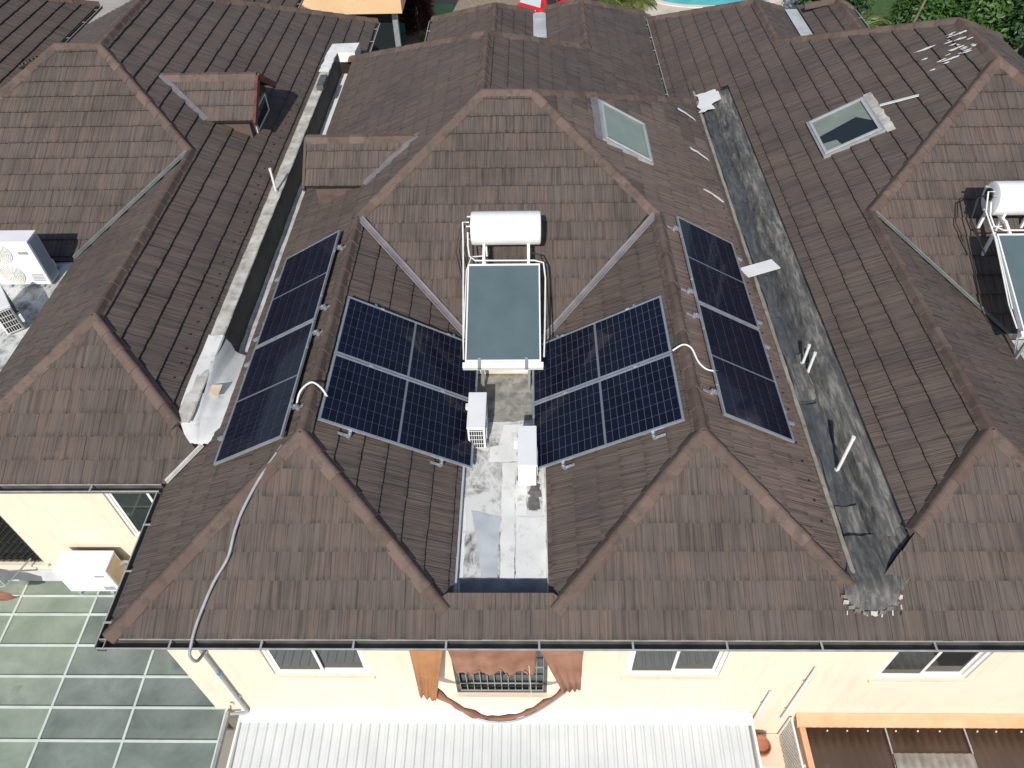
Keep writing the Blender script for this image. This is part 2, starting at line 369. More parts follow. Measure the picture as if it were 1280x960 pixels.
class House:
    def __init__(s, name, label, loc):
        s.root = thing(name, label, 'house'); s.tiles = []; s.n = 0
    def slope(s, facing, anchor, polys, name='roof_slope', clean=False):
        """facing: 'F','B','L','R'; anchor=(coordinate across, z) of a point on the plane; polys: convex plan polygons"""
        d = {'F': (0,-1), 'B': (0,1), 'L': (-1,0), 'R': (1,0)}[facing]
        v = Vector((-d[0]*CA, -d[1]*CA, SA)); n = Vector((d[0]*SA, d[1]*SA, CA)); u = v.cross(n)
        a0, z0 = anchor; xy = Vector((a0*abs(d[0]), a0*abs(d[1]), z0))
        org = xy - v*(z0/SA)                                          # z = 0 line
        m = Matrix(((u.x,v.x,n.x,org.x),(u.y,v.y,n.y,org.y),(u.z,v.z,n.z,org.z),(0,0,0,1))); mi = m.inverted()
        cps = []
        for poly in polys:
            p2 = []
            for (x, y) in poly:
                z = z0 + TP*(-(x-a0)*d[0] - (y-a0)*d[1]); q = mi @ Vector((x, y, z)); p2.append((q.x, q.y))
            if area(p2) < 0: p2.reverse()
            cps.append(p2)
        mb = MB()
        for p in cps: mb.prism(p, -.05, -.014)
        part = mb.build(name, UNDER, s.root, mtx=m); s.clean = getattr(s, 'clean', set())
        if clean: s.clean.add(part.name)
        vmin = min(p[1] for c in cps for p in c); vmax = max(p[1] for c in cps for p in c)
        umin = min(p[0] for c in cps for p in c); umax = max(p[0] for c in cps for p in c)
        for i in range(math.floor(vmin/EX+.02), math.ceil(vmax/EX)):
            off = ((i*.5) % 1)*TL + random.choice((0, .12, .24)) ; j = math.floor((umin-off)/TL)-1
            while j*TL+off < umax:
                u0, v0 = j*TL+off, i*EX; cell = [(u0,v0),(u0+TL,v0),(u0+TL,v0+EX),(u0,v0+EX)]
                ar = sum(max(0, area(x)) for x in (clip_convex(cell, cv) for cv in cps) if len(x) > 2)
                if ar > .004:
                    k = random.randrange(len(VAR)); full = ar > TL*EX*.9995
                    w = m @ Vector((u0+TL/2, v0+EX/2, 0)); dist = (w-Vector((0,0,CAM_H))).length
                    dc = w-Vector((0,0,CAM_H)); zz = dc.dot(Fv); px = dc.dot(Rv)/max(zz,.1); py = dc.dot(Uv)/max(zz,.1)
                    vis = abs(px) < .78 and abs(py) < .60
                    s.tiles.append((part, m, u0, v0, k, full, cps, ar/dist**2*max(.12, n.dot(-dc)/dist) if vis else 0))
                j += 1
        return m
    def finish(s, limit=296):
        s.tiles.sort(key=lambda t: -t[7]); vs, fs, col, uv = [], [], [], []
        for q, (part, m, u0, v0, k, full, cps, pri) in enumerate(s.tiles):
            if q < limit and pri > 0:
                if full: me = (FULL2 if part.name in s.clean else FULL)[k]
                else:
                    g = tile_geo(VAR[k], cps, u0, v0)
                    if not g[1]: continue
                    me = tile_mesh(g)
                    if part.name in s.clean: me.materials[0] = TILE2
                link(bpy.data.objects.new('tile', me), part, (u0, v0, 0))
            else:
                g = tile_geo(VAR[k], None if full else cps, u0, v0); b = len(vs); r = random.random()
                vs += [tuple(m @ Vector((x+u0, y+v0, z))) for x, y, z in g[0]]; fs += [tuple(i+b for i in f) for f in g[1]]
                col += [((c[0]+r) % 1, (c[1]+r*1.7) % 1) for c in g[2]]; uv += [(p[0]+(b*.37) % 40, p[1]) for p in g[3]]
        if fs:
            o = link(bpy.data.objects.new('tile_field', tile_mesh((vs, fs, col, uv), 'tile_field')), s.root); o['kind'] = 'stuff'
    def caps(s, a, b, name='ridge', w=.118, seg=.40, lift=.0):
        a = Vector(a); b = Vector(b); d = b-a; L = d.length; d.normalize(); side = d.cross(Vector((0,0,1))).normalized(); up = side.cross(d)
        hip = abs(d.z) > .05; n = max(1, round(L/seg)); l = L/n
        part = empty(name, (0,0,0), s.root)
        drop = .046 if not hip else .012
        key = ('cap', round(l,3), hip)
        if key not in MATS:
            mb = MB(); pr = [(-w,-drop-.03),(-w,-drop),(-w*.36,.072),(-w*.14,.086),(w*.14,.086),(w*.36,.072),(w,-drop),(w,-drop-.03)]
            vs = []
            for (y, dz, sc) in ((-.014, .013, 1.05), (l*.985, .0, .97)): vs += [(x*sc, y, z+dz) for x, z in pr]
            k = len(pr)
            fs = [(i, i+1, k+i+1, k+i) for i in range(k-1)] + [tuple(range(k)), tuple(reversed(range(k, 2*k)))]
            mb.add(vs, fs); me = mb.mesh('ridge_cap'); me.materials.append(CAP); MATS[key] = me
        for i in range(n):
            p = a + d*(l*i) + Vector((0,0,lift))
            m = Matrix(((side.x,d.x,up.x,p.x),(side.y,d.y,up.y,p.y),(side.z,d.z,up.z,p.z),(0,0,0,1)))
            m = m @ Matrix.Rotation(random.uniform(-.014,.014), 4, 'Z') @ Matrix.Rotation(random.uniform(-.03,.03), 4, 'Y')
            link(bpy.data.objects.new('ridge_cap', MATS[key]), part, mtx=m)
    def valley(s, a, b, material=None, w=.072):
        a = Vector(a); b = Vector(b); d = (b-a).normalized(); side = d.cross(Vector((0,0,1))).normalized()
        n = 8; vs = []
        for i in range(n+1):
            p = a+(b-a)*(i/n)
            for x, z in ((-w,.086),(-w*.8,.092),(-w*.45,.080),(w*.45,.080),(w*.8,.092),(w,.086)): vs.append(p+side*x+Vector((0,0,z)))
        fs = [(i*6+j, i*6+j+1, (i+1)*6+j+1, (i+1)*6+j) for i in range(n) for j in range(5)]
        MB().add(vs, fs).build('valley_flashing', material or FLASH, s.root)
    def eave_gutter(s, a, b, brackets, out):
        a = Vector(a); b = Vector(b); out = Vector(out); d = (b-a).normalized(); part = empty('eaves_gutter', (0,0,0), s.root)
        pr = [(.005,.0),(.0,-.07),(.085,-.07),(.100,.0),(.118,.0),(.118,-.018),(.106,-.018),(.092,-.085),(-.012,-.085),(-.012,.0)]
        mb = MB(); k = len(pr)
        vs = [p+out*x+Vector((0,0,z-.005)) for p in (a,b) for x, z in pr]
        mb.add(vs, [(i,(i+1)%k,k+(i+1)%k,k+i) for i in range(k)] + [tuple(reversed(range(k))), tuple(range(k,2*k))])
        mb.build('gutter_channel', GUTTERM, part)
        MB().bar(a+out*.112+Vector((0,0,-.004)), b+out*.112+Vector((0,0,-.004)), .016, .014).build('gutter_lip', LIP, part)
        MB().bar(a-out*.006+Vector((0,0,.004)), b-out*.006+Vector((0,0,.004)), .010, .02).build('gutter_lip', LIP, part)
        me = None
        for t in brackets:
            p = a+d*t
            MB().bar(p-out*.01+Vector((0,0,.008)), p+out*.12+Vector((0,0,.008)), .026, .008).build('gutter_bracket', LIP, part)

# ================================================================== CENTRE HOUSE
DL = 2.26
XA, YAp, ZT = XL+DL, YB+DL, ZR+DL*TP          # top ridge, left end
XB = XR-DL; YE = 16.6
XGL, XGR, XS0, XS1 = -4.76, 4.22, -1.03, .25  # tile edges at the side gutters and the slab
XRG = 4.98                                    # right house tile edge
HC = House('terraced_house', 'middle terraced house with brown hipped roof carrying the solar panels', (0,0,0))
HC.slope('F', (YT, 0), [[(-5.49,YT),(4.55,YT),(4.55,4.56),(-5.066,4.56)], [(-5.066,4.56),(-1.205,4.56),(XL,YA)], [(.424,4.56),(4.286,4.56),(XR,YA)], [(-1.205,4.56),(.424,4.56),(.30,4.64),(-1.08,4.64)]])
HC.slope('R', (XL, ZR), [[(XL,YA),(XL,YB),(XS0,YB-(XS0-XL)),(XS0,YA-(XS0-XL))]])
HC.slope('L', (XR, ZR), [[(XR,YA),(XR,YB),(XS1,YB-(XR-XS1)),(XS1,YA-(XR-XS1))]])
HC.slope('L', (XL, ZR), [[(XL,YA),(XL,YB),(XGL,YB),(XGL,YA-(XL-XGL))], [(XGL,YA-(XL-XGL)),(-5.49,4.137),(-5.49,6.60),(XGL,7.33)],
                         [(XGL,YB),(XL,YB),(XA,YAp),(XA,YE),(XGL,YE+XA-XGL)]])
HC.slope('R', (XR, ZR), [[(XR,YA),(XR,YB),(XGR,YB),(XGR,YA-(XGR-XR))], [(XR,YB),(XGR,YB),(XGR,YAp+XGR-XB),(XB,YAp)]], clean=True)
HC.slope('F', (YB, ZR), [[(XL,YB),(XA,YAp),(XB,YAp),(XR,YB),(XS1,YB-(XR-XS1)),(XS1-.06,9.42),(XS0+.06,9.42),(XS0,YB-(XS0-XL))]])
HC.slope('B', (YAp, ZT), [[(XA,YAp),(XB,YAp),(XGR,YAp+XGR-XB),(XGR,18.95)]])
XV = 1.5
HC.slope('R', (XA, ZT), [[(XA,YAp),(XV,YAp+XV-XA),(XV,YE+XV-XA),(XA,YE)], [(XV,YAp+XV-XA),(3.55,YAp+3.55-XA),(3.55,24.05),(XV,22.0)]])
ZV = ZT-(XV-XA)*TP
HC.slope('B', (YE, ZT), [[(XA,YE),(XV,YE+XV-XA),(XV,YE+4.4),(XGL,YE+4.4),(XGL,YE+XA-XGL)]])
HC.slope('L', (XV, ZV), [[(XV,YE+XV-XA),(XV,22.0),(.55,22.95),(.55,YE+2.3)]])
X2, Z2 = -.90, 1.17
HC.slope('L', (X2, Z2), [[(X2,18.6),(X2,22.0),(-2.90,24.0),(-2.90,20.4)]])
HC.slope('R', (X2, Z2), [[(X2,18.6),(X2,22.0),(.15,23.05),(.15,18.6)]])
def P(x, y, z): return (x, y, z)
HC.caps((XL,YA,ZR),(XL,YB,ZR)); HC.caps((XR,YA,ZR),(XR,YB,ZR)); HC.caps((XA,YAp,ZT),(XB,YAp,ZT)); HC.caps((XA,YAp,ZT),(XA,YE,ZT))
HC.caps((-5.47,YT+.02,.02),(XL,YA,ZR),'hip'); HC.caps((-1.10,4.455,ZR-(-1.10-XL)*TP),(XL,YA,ZR),'hip')
HC.caps((.32,4.456,ZR-(XR-.32)*TP),(XR,YA,ZR),'hip'); HC.caps((4.12,4.726,ZR-(4.12-XR)*TP),(XR,YA,ZR),'hip')
HC.caps((XL,YB,ZR),(XA,YAp,ZT),'hip'); HC.caps((XR,YB,ZR),(XB,YAp,ZT),'hip')
HC.caps((XGR,YAp+XGR-XB,ZT-(XGR-XB)*TP),(XB,YAp,ZT),'hip'); HC.caps((XGL-.1,YE+XA-XGL+.1,ZT-(XA-XGL+.1)*TP),(XA,YE,ZT),'hip'); HC.caps((XV,YE+XV-XA,ZV),(XA,YE,ZT),'hip')
HC.caps((XV,YE+XV-XA,ZV),(XV,22.0,ZV)); HC.caps((3.55,24.05,ZV-2.05*TP),(XV,22.0,ZV),'hip'); HC.caps((.55,22.95,ZV-.95*TP),(XV,22.0,ZV),'hip')
HC.caps((X2,18.6,Z2),(X2,22.0,Z2)); HC.caps((-2.9,24.0,Z2-2.0*TP),(X2,22.0,Z2),'hip'); HC.caps((.15,23.05,Z2-1.05*TP),(X2,22.0,Z2),'hip')
HC.valley((XL+.02,YB-.02,ZR),(XS0+.02,YB-(XS0-XL)-.02,ZR-(XS0-XL)*TP)); HC.valley((XR-.02,YB-.02,ZR),(XS1-.02,YB-(XR-XS1)-.02,ZR-(XR-XS1)*TP))
MB().add([(.12,18.8,.60),(.58,18.8,.60),(.58,23.0,.60),(.12,23.0,.60)], [(0,1,2,3)]).build('valley_flashing', BLUESEAL, HC.root)
HC.eave_gutter((-5.60,YT-.02,0),(4.55,YT-.02,0), [.95+1.19*i for i in range(8)], (0,-1,0))
HC.eave_gutter((-5.49-.02,YT-.135,0),(-5.51,6.42,0), [.35,1.1,1.85], (-1,0,0))
HC.eave_gutter((3.57,18.4,-.02),(3.57,24.0,-.02), [.6+.9*i for i in range(6)], (1,0,0))
HC.eave_gutter((-2.92,20.5,.03),(-2.92,24.0,.03), [.5,1.6,2.7], (-1,0,0))

# ================================================================== LEFT HOUSE
LX, LY = -HP, 2.44
xr, ya, yb = XR+LX, YA+LY, YB+LY
bx, by = xr-DL, yb+DL; ax = XL+LX+DL; xg = -5.49; yt = YT+LY; ye = 19.45
HL = House('terraced_house', 'left terraced house set further back with shaded roof courses and gabled dormer', (0,0,0))
HL.slope('F', (yt, 0), [[(-13.5,yt),(-5.50,yt),(-5.08,yt+.424),(-13.5,yt+.424)], [(xr-(ya-yt-.424),yt+.424),(-5.08,yt+.424),(xg,yt+.84),(xr,ya)], [(-13.5,yt+.424),(xr-(ya-yt-.424),yt+.424),(xr-(ya-yt-.424)-.12,yt+.5),(-13.5,yt+.5)]])
HL.slope('L', (xr, ZR), [[(xr,ya),(xr,yb),(XS1+LX,yb-(XR-XS1)),(XS1+LX,ya-(XR-XS1))]])
HL.slope('R', (xr, ZR), [[(xr,ya),(xr,yb),(xg,yb),(xg,ya-(xg-xr))], [(xr,yb),(xg,yb),(xg,ye+xg-bx),(bx,ye),(bx,by)], [(xg,20.75),(-4.69,20.75),(-4.69,ye-4.69-bx),(xg,ye+xg-bx)]])
HL.slope('F', (yb, ZR), [[(XL+LX,yb),(ax,by),(bx,by),(xr,yb),(XS1+LX,yb-(XR-XS1)),(XS0+LX,yb-(XR-XS1))]])
HL.slope('L', (bx, ZT), [[(bx,by),(bx,ye),(-13.6,ye+13.6+bx),(-13.6,by+13.6+bx)]])
HL.slope('B', (by, ZT), [[(bx,by),(ax,by),(-13.6,by-(-13.6-ax)),(-13.6,by+13.6+bx)]])
HL.slope('B', (ye, ZT), [[(bx,ye),(-13.6,ye+4.4),(-4.69,ye-4.69-bx)]])
HL.slope('R', (-7.53, 0), [[(-7.53,23.0),(-7.53,27.6),(-11.5,27.6),(-11.5,23.0)]]); HL.eave_gutter((-7.51,23.2,0),(-7.51,27.5,0), [.6,1.5,2.4,3.3], (1,0,0))
HL.caps((xr,ya,ZR),(xr,yb,ZR)); HL.caps((ax,by,ZT),(bx,by,ZT)); HL.caps((bx,by,ZT),(bx,ye,ZT))
HL.caps((xg+.06,ya-(xg-xr)-.06,ZR-(xg-xr)*TP),(xr,ya,ZR),'hip'); HL.caps((XS1+LX,ya-(XR-XS1),ZR-(XR-XS1)*TP),(xr,ya,ZR),'hip')
HL.caps((xr,yb,ZR),(bx,by,ZT),'hip'); HL.caps((XL+LX,yb,ZR),(ax,by,ZT),'hip'); HL.caps((-4.69,ye-4.69-bx,ZT-(-4.69-bx)*TP),(bx,ye,ZT),'hip')
HL.valley((xr-.02,yb-.02,ZR),(XS1+LX,yb-(XR-XS1),ZR-(XR-XS1)*TP), GREENFLASH)
HL.eave_gutter((-13.5,yt-.02,0),(-5.60,yt-.02,0), [1.0+1.46*i for i in range(5)], (0,-1,0))
HL.eave_gutter((-4.67,20.9,.03),(-4.67,23.9,.03), [.7,1.6,2.5], (1,0,0))
HL.valley((-5.50,yt-.02,.0),(-5.0,yt+.48,.27), LIP, .05)

# ================================================================== RIGHT HOUSE
RX = HP; xl = XL+RX; DR = 2.745
x9, y9, z9 = xl+DR, YB+DR, ZR+DR*TP; ye9 = 16.2
HR = House('terraced_house', 'right terraced house with white splashes near its roof peak', (0,0,0))
HR.slope('F', (YT, 0), [[(4.55,YT),(13.0,YT),(13.0,4.56),(4.55,4.56)], [(4.284,4.56),(8.146,4.56),(xl,YA)]])
HR.slope('L', (xl, ZR), [[(xl,YA),(xl,YB),(XRG,YB),(XRG,YA-(xl-XRG))], [(XRG,YB),(xl,YB),(x9,y9),(x9,ye9),(XRG,ye9+x9-XRG)],
                         [(XRG,18.1),(3.72,18.1),(3.72,24.05),(XRG,22.8)], [(XRG,ye9+x9-XRG),(xl,ye9+x9-xl),(xl,21.56),(XRG,22.8)]])
HR.slope('R', (xl, ZR), [[(xl,YA),(xl,YB),(XS0+RX,YB-(XS0-XL)),(XS0+RX,YA-(XS0-XL))]])
HR.slope('F', (YB, ZR), [[(xl,YB),(x9,y9),(XR+RX,YB),(XS1+RX,YB-(XR-XS1)),(XS0+RX,YB-(XS0-XL))]])
HR.slope('R', (x9, z9), [[(x9,y9),(x9,ye9),(x9+2.5,ye9+2.5),(x9+2.5,y9-2.5)]])
HR.slope('R', (xl, ZR), [[(xl,18.9),(xl,21.56),(7.45,22.8),(7.45,18.9)]])
HR.slope('L', (8.55, 1.2), [[(8.55,18.0),(8.55,21.9),(7.75,22.7),(7.75,18.0)]]); HR.slope('R', (8.55, 1.2), [[(8.55,18.0),(8.55,21.9),(9.0,21.9),(9.0,18.0)]])
MB().add([(7.40,18.6,.72),(7.80,18.6,.72),(7.80,22.6,.72),(7.40,22.6,.72)], [(0,1,2,3)]).build('valley_flashing', BLUESEAL, HR.root)
HR.slope('B', (ye9, z9), [[(x9,ye9),(x9+2.5,ye9+2.5),(x9+2.5,ye9+4.5),(xl,ye9+4.5),(xl,ye9+x9-xl)]])
HR.caps((xl,YA,ZR),(xl,YB,ZR)); HR.caps((x9,y9,z9),(x9,ye9,z9)); HR.caps((xl,18.95,ZR),(xl,21.56,ZR)); HR.caps((8.55,18.0,1.2),(8.55,21.9,1.2))
HR.caps((XRG+.06,YA-(xl-XRG)+.06,ZR-(xl-XRG)*TP+.03),(xl,YA,ZR),'hip'); HR.caps((8.2,4.506,ZR-(8.2-xl)*TP),(xl,YA,ZR),'hip')
HR.caps((xl,YB,ZR),(x9,y9,z9),'hip'); HR.caps((XR+RX,YB,ZR),(x9,y9,z9),'hip'); HR.caps((xl+.02,ye9+x9-xl-.02,ZR+.01),(x9,ye9,z9),'hip'); HR.caps((x9+2.5,ye9+2.5,z9-2.5*TP),(x9,ye9,z9),'hip')
HR.caps((3.72,24.05,ZR-(xl-3.72)*TP),(xl,21.56,ZR),'hip'); HR.caps((7.45,22.8,ZR-1.235*TP),(xl,21.56,ZR),'hip'); HR.caps((9.0,21.9,1.2-.45*TP),(8.55,21.9,1.2),'hip'); HR.caps((7.75,22.0,1.0),(8.55,21.9,1.2),'hip')
HR.valley((xl+.02,YB-.02,ZR),(XS0+RX,YB-(XS0-XL),ZR-(XS0-XL)*TP), GREENFLASH, .05)
HR.eave_gutter((4.55,YT-.02,0),(13.0,YT-.02,0), [.55+1.19*i for i in range(7)], (0,-1,0))
HR.eave_gutter((3.70,18.3,-.08),(3.70,24.0,-.08), [.6+.9*i for i in range(6)], (-1,0,0))
HR.eave_gutter((9.02,18.0,.95),(9.02,21.9,.95), [.6+.9*i for i in range(4)], (1,0,0))

# ================================================================== FAR LEFT HOUSE
HF = House('terraced_house', 'far left house whose roof fills the top left corner behind', (0,0,0))
HF.slope('R', (-14.15, 0), [[(-14.15,17.5),(-14.15,25.8),(-19.0,21.0),(-19.0,17.5)]])
HF.caps((-14.15,25.8,.02),(-19.0,20.95,4.85*TP),'hip')
HF.eave_gutter((-14.13,18.0,-.0),(-14.13,25.8,.0), [4.0,5.2,6.4,7.4], (1,0,0))

# ------------------------------------------------------------------ dormers (gabled, ridge across the slope)
def dormer(H, x_back, x_front, yc, zr, half, drop, sign, face_h, white=True):
    """ridge along x at height zr from x_back (on the slope) to x_front; roof halves drop by `drop` over `half` in y"""
    d = empty('dormer', (0,0,0), H.root)
    k = drop/half; L = math.hypot(half, drop)
    xb2 = x_back + sign*(drop/TP)                       # where the lower dormer edge meets the roof slope
    for s in (-1, 1):
        vv = Vector((0, -s*half/L, drop/L)); nn = Vector((0, s*drop/L, half/L)); uu = vv.cross(nn)
        o = Vector((x_front, yc+s*half, zr-drop))
        m = Matrix(((uu.x,vv.x,nn.x,o.x),(uu.y,vv.y,nn.y,o.y),(uu.z,vv.z,nn.z,o.z),(0,0,0,1))); mi = m.inverted()
        poly = [mi @ Vector(p) for p in ((x_front,yc+s*half,zr-drop),(x_front,yc,zr),(x_back,yc,zr),(xb2,yc+s*half,zr-drop))]
        poly = [(p.x,p.y) for p in poly]
        if area(poly) < 0: poly.reverse()
        MB().prism(poly, -.05, -.014).build('dormer_slope', UNDER, d, mtx=m)
        umin = min(p[0] for p in poly); umax = max(p[0] for p in poly); vmax = max(p[1] for p in poly)
        for i in range(math.ceil(vmax/EX)):
            j = math.floor(umin/TL)
            while j*TL < umax:
                g = tile_geo(VAR[(i*3+j)%10], [poly], j*TL, i*EX)
                if g[1]:
                    o2 = link(bpy.data.objects.new('tile', tile_mesh(g)), d); o2.matrix_local = m @ Matrix.Translation((j*TL, i*EX, 0))
                j += 1
    # front gable wall with window, cheeks
    xf = x_front - sign*.16
    mb = MB(); zb = zr-drop-.02; zf = zr-drop-face_h
    zf = zr-abs(xf-x_back)*TP-.05; face_h = zb-zf
    mb.add([(xf,yc-half*.86,zf),(xf,yc+half*.86,zf),(xf,yc+half*.86,zb),(xf,yc,zr-.06),(xf,yc-half*.86,zb)], [(0,1,2,3,4)])
    for s in (-1,1):
        y = yc+s*half*.86; mb.add([(xf,y,zf),(xb2,y,zb-.03),(xb2,y,zb),(xf,y,zb)], [(0,1,2,3)])
    mb.build('dormer_wall', CAP, d)
    for s in (-1,1):
        MB().bar((x_front+sign*.03,yc+s*half*1.02,zr-drop-.05),(x_front+sign*.03,yc,zr-.02),.05,.14,(0,0,1)).build('barge_board', REDW if white else CAP, d)
    if white:
        MB().box((min(xf,xf+sign*.05),yc-half*.60,zf+.06),(max(xf,xf+sign*.05),yc+half*.60,zf+face_h*.95)).build('window_frame', WHITE, d)
        MB().box((min(xf,xf+sign*.058),yc-half*.48,zf+.12),(max(xf,xf+sign*.058),yc+half*.48,zf+face_h*.88)).build('pane', WGLASS, d)
    cap = MB(); w = .13
    pr = [(-w,-.075),(-w*.4,.05),(w*.4,.05),(w,-.075)]
    n = max(1, round(abs(x_front-x_back)/.4))
    for i in range(n):
        x0 = x_back+(x_front-x_back)*i/n; x1 = x_back+(x_front-x_back)*(i+1.03)/n
        MB().add([(x0,yc+a,zr+b+.012) for a,b in pr]+[(x1,yc+a,zr+b+.022) for a,b in pr], [(0,1,5,4),(1,2,6,5),(2,3,7,6),(0,1,2,3),(7,6,5,4)]).build('ridge_cap', CAP, d)
    for s in (-1,1):
        MB().bar((x_back-sign*.02,yc+s*.02,zr+.055),(xb2+sign*.0,yc+s*half,zr-drop+.055),.13,.03).build('flashing', FLASH, d)
    return d
dormer(HL, -8.10, -6.00, 16.20, 1.915, .92, .60, 1, .50)
dormer(HC, -2.20, -4.35, 13.55, 1.83, .85, .55, -1, .32, False)
for H in (HC, HL, HR, HF): H.finish()

fxm = MB().tube([(0,0,0),(0,0,.012)], .017, 8).mesh('fixing_screw'); fxm.materials.append(BLACK); rdx = random.Random(4)
for k in range(26):
    y_ = 5.6+.34*k; x_ = 3.98+rdx.uniform(-.03,.03); link(bpy.data.objects.new('fixing_screw', fxm), HC.root, (x_, y_, ZR-(x_-XR)*TP+.045))
for k in range(34):
    y_ = 8.2+.33*k; x_ = -5.72+rdx.uniform(-.05,.05); link(bpy.data.objects.new('fixing_screw', fxm), HL.root, (x_, y_, ZR-(x_-xr)*TP+.045))
# ------------------------------------------------------------------ skylights (parts of their houses)
def skylight(H, facing, corner_a, corner_b, ref, apron, inner_lit=True):
    """corner_a/b: plan (x range, y range) on the slope"""
    (x0,x1),(y0,y1) = corner_a, corner_b; xr_, = ref
    sgn = 1 if facing == 'R' else -1
    zc = lambda x: ZR - sgn*(x-xr_)*TP
    o = Vector(((x0+x1)/2,(y0+y1)/2,zc((x0+x1)/2))); v = Vector((-sgn*CA,0,SA)); n = Vector((sgn*SA,0,CA)); u = v.cross(n)
    m = Matrix(((u.x,v.x,n.x,o.x),(u.y,v.y,n.y,o.y),(u.z,v.z,n.z,o.z),(0,0,0,1)))
    w = (y1-y0)/2; l = (x1-x0)/2/CA; s = empty('skylight', (0,0,0), H.root, m)
    f = MB()
    for a, b in (((-w,-l),(w,-l+.07)),((-w,l-.07),(w,l)),((-w,-l+.07),(-w+.07,l-.07)),((w-.07,-l+.07),(w,l-.07))): f.box((a[0],a[1],.0),(b[0],b[1],.085))
    f.build('frame', mat('grey skylight frame', (.24,.255,.255), (.32,.335,.335), 5, .5), s)
    f = MB()
    for a, b in (((-w+.05,-l+.05),(w-.05,-l+.10)),((-w+.05,l-.10),(w-.05,l-.05)),((-w+.05,-l+.10),(-w+.10,l-.10)),((w-.10,-l+.10),(w-.05,l-.10))): f.box((a[0],a[1],.065),(b[0],b[1],.105))
    f.build('sash', mat('pale grey sash', (.36,.38,.38), (.42,.44,.44), 5, .45), s)
    MB().box((-w+.095,-l+.095,.084),(w-.095,l-.095,.090)).build('pane', SGLASS, s)
    BL = mat('pale skylight blind', (.52,.50,.44), (.44,.42,.37), 2, .9)  # pale flat sheets painting the sunlit shaft walls under the glass
    if inner_lit:
        MB().box((-w+.07+.22*w,-l+.07,.055),(w-.07,l-.07,.062)).build('lit_shaft', BL, s)
    else:
        MB().prism([(-w+.07,-l+.07),(-.05*w,-l+.07),(-.22*w,.45*l),(.35*w,l-.07),(-w+.07,l-.07)], .055, .062).build('lit_shaft', BL, s); MB().prism([(w-.07,-l+.07),(w-.07,-.30*l),(.45*w,-.40*l),(.35*w,-l+.07)], .055, .062).build('lit_shaft', BL, s)
    MB().box((-w+.07,-l+.07,.047),(w-.07,l-.07,.050)).build('reveal', mat('blue grey reveal', (.07,.10,.12), (.10,.13,.15), 3, .5) if inner_lit else DARKIN, s)  # flat dark plane standing in for the shaft's unlit depth
    f = MB(); random.seed(3)
    seg = 14; pts = []
    for i in range(seg+1):
        x = -w-.08+(2*w+.16)*i/seg; pts.append((x, l+.16+random.uniform(-.02,.02), .045)); pts.append((x, l-.0, .06))
    f.add(pts, [(2*i,2*i+2,2*i+3,2*i+1) for i in range(seg)]); f.build('lead_apron', apron, s)
    return s
skylight(HC, 'R', (1.42,2.46), (13.33,14.95), (XR,), FLASH)
skylight(HR, 'L', (5.98,7.02), (13.66,15.04), (xl,), CONC, False)
MB().bar((7.12,14.52,ZR+(7.12-xl)*TP+.07),(7.70,14.28,ZR+(7.70-xl)*TP+.07),.085,.012).build('tape_patch', PVC, HR.root)

# ------------------------------------------------------------------ front walls and windows
def wall_xz(H, name, x0, x1, z0, z1, y, th, holes):
    xs = sorted({x0,x1,*[h[0] for h in holes],*[h[1] for h in holes]}); zs = sorted({z0,z1,*[h[2] for h in holes],*[h[3] for h in holes]})
    inside = lambda x, z: any(h[0] < x < h[1] and h[2] < z < h[3] for h in holes)
    mb = MB()
    for i in range(len(xs)-1):
        for j in range(len(zs)-1):
            a, b, c, d = xs[i], xs[i+1], zs[j], zs[j+1]
            if inside((a+b)/2,(c+d)/2): continue
            mb.add([(a,y,c),(b,y,c),(b,y,d),(a,y,d)], [(0,1,2,3)])
    for (a,b,c,d) in holes:
        mb.add([(a,y,c),(b,y,c),(b,y,d),(a,y,d),(a,y+th,c),(b,y+th,c),(b,y+th,d),(a,y+th,d)], [(0,1,5,4),(1,2,6,5),(2,3,7,6),(3,0,4,7)])
    mb.add([(x0,y+th,z0),(x1,y+th,z0),(x1,y+th,z1),(x0,y+th,z1)], [(0,1,2,3)])
    return mb.build(name, CREAM, H.root, fix=False)
def window(H, x0, x1, z0, z1, y, curtain=True):
    w = empty('window', (0,0,0), H.root); t = .055; yy = y+.05
    f = MB()
    for a, b in (((x0,z0),(x1,z0+t)),((x0,z1-t),(x1,z1)),((x0,z0+t),(x0+t,z1-t)),((x1-t,z0+t),(x1,z1-t))): f.box((a[0],yy-.02,a[1]),(b[0],yy+.06,b[1]))
    f.build('frame', WHITE, w)
    xm = (x0+x1)/2
    for k, (a, b, yo) in enumerate(((x0+t,xm+.03,.0),(xm-.03,x1-t,.028))):
        s = MB(); q = .045
        for p, r in (((a,z0+t),(b,z0+t+q)),((a,z1-t-q),(b,z1-t)),((a,z0+t+q),(a+q,z1-t-q)),((b-q,z0+t+q),(b,z1-t-q))): s.box((p[0],yy+yo-.008,p[1]),(r[0],yy+yo+.014,r[1]))
        s.build('sash', WHITE, w); MB().box((a+q,yy+yo,z0+t+q),(b-q,yy+yo+.006,z1-t-q)).build('pane', WGLASS, w)
    MB().box((x0-.06,y-.05,z0-.06),(x1+.06,y+.04,z0-.003), bev=.008).build('sill', CREAM, w)
    MB().box((x0+.02,y+.19,z0+.02),(x1-.02,y+.195,z1-.02)).build('room_darkness', DARKIN, w)
WY = 4.44
front = [(-3.87,-2.41,-1.95,-.55),(-1.15,.25,-2.66,-.55),(1.40,2.80,-1.95,-.55),(5.10,6.46,-2.02,-.55)]
wall_xz(HC, 'wall', -5.20, 4.55, GROUND, .12, WY, .2, front[:3]); wall_xz(HR, 'wall', 4.55, 13.0, GROUND, .12, WY+.0, .2, front[3:])
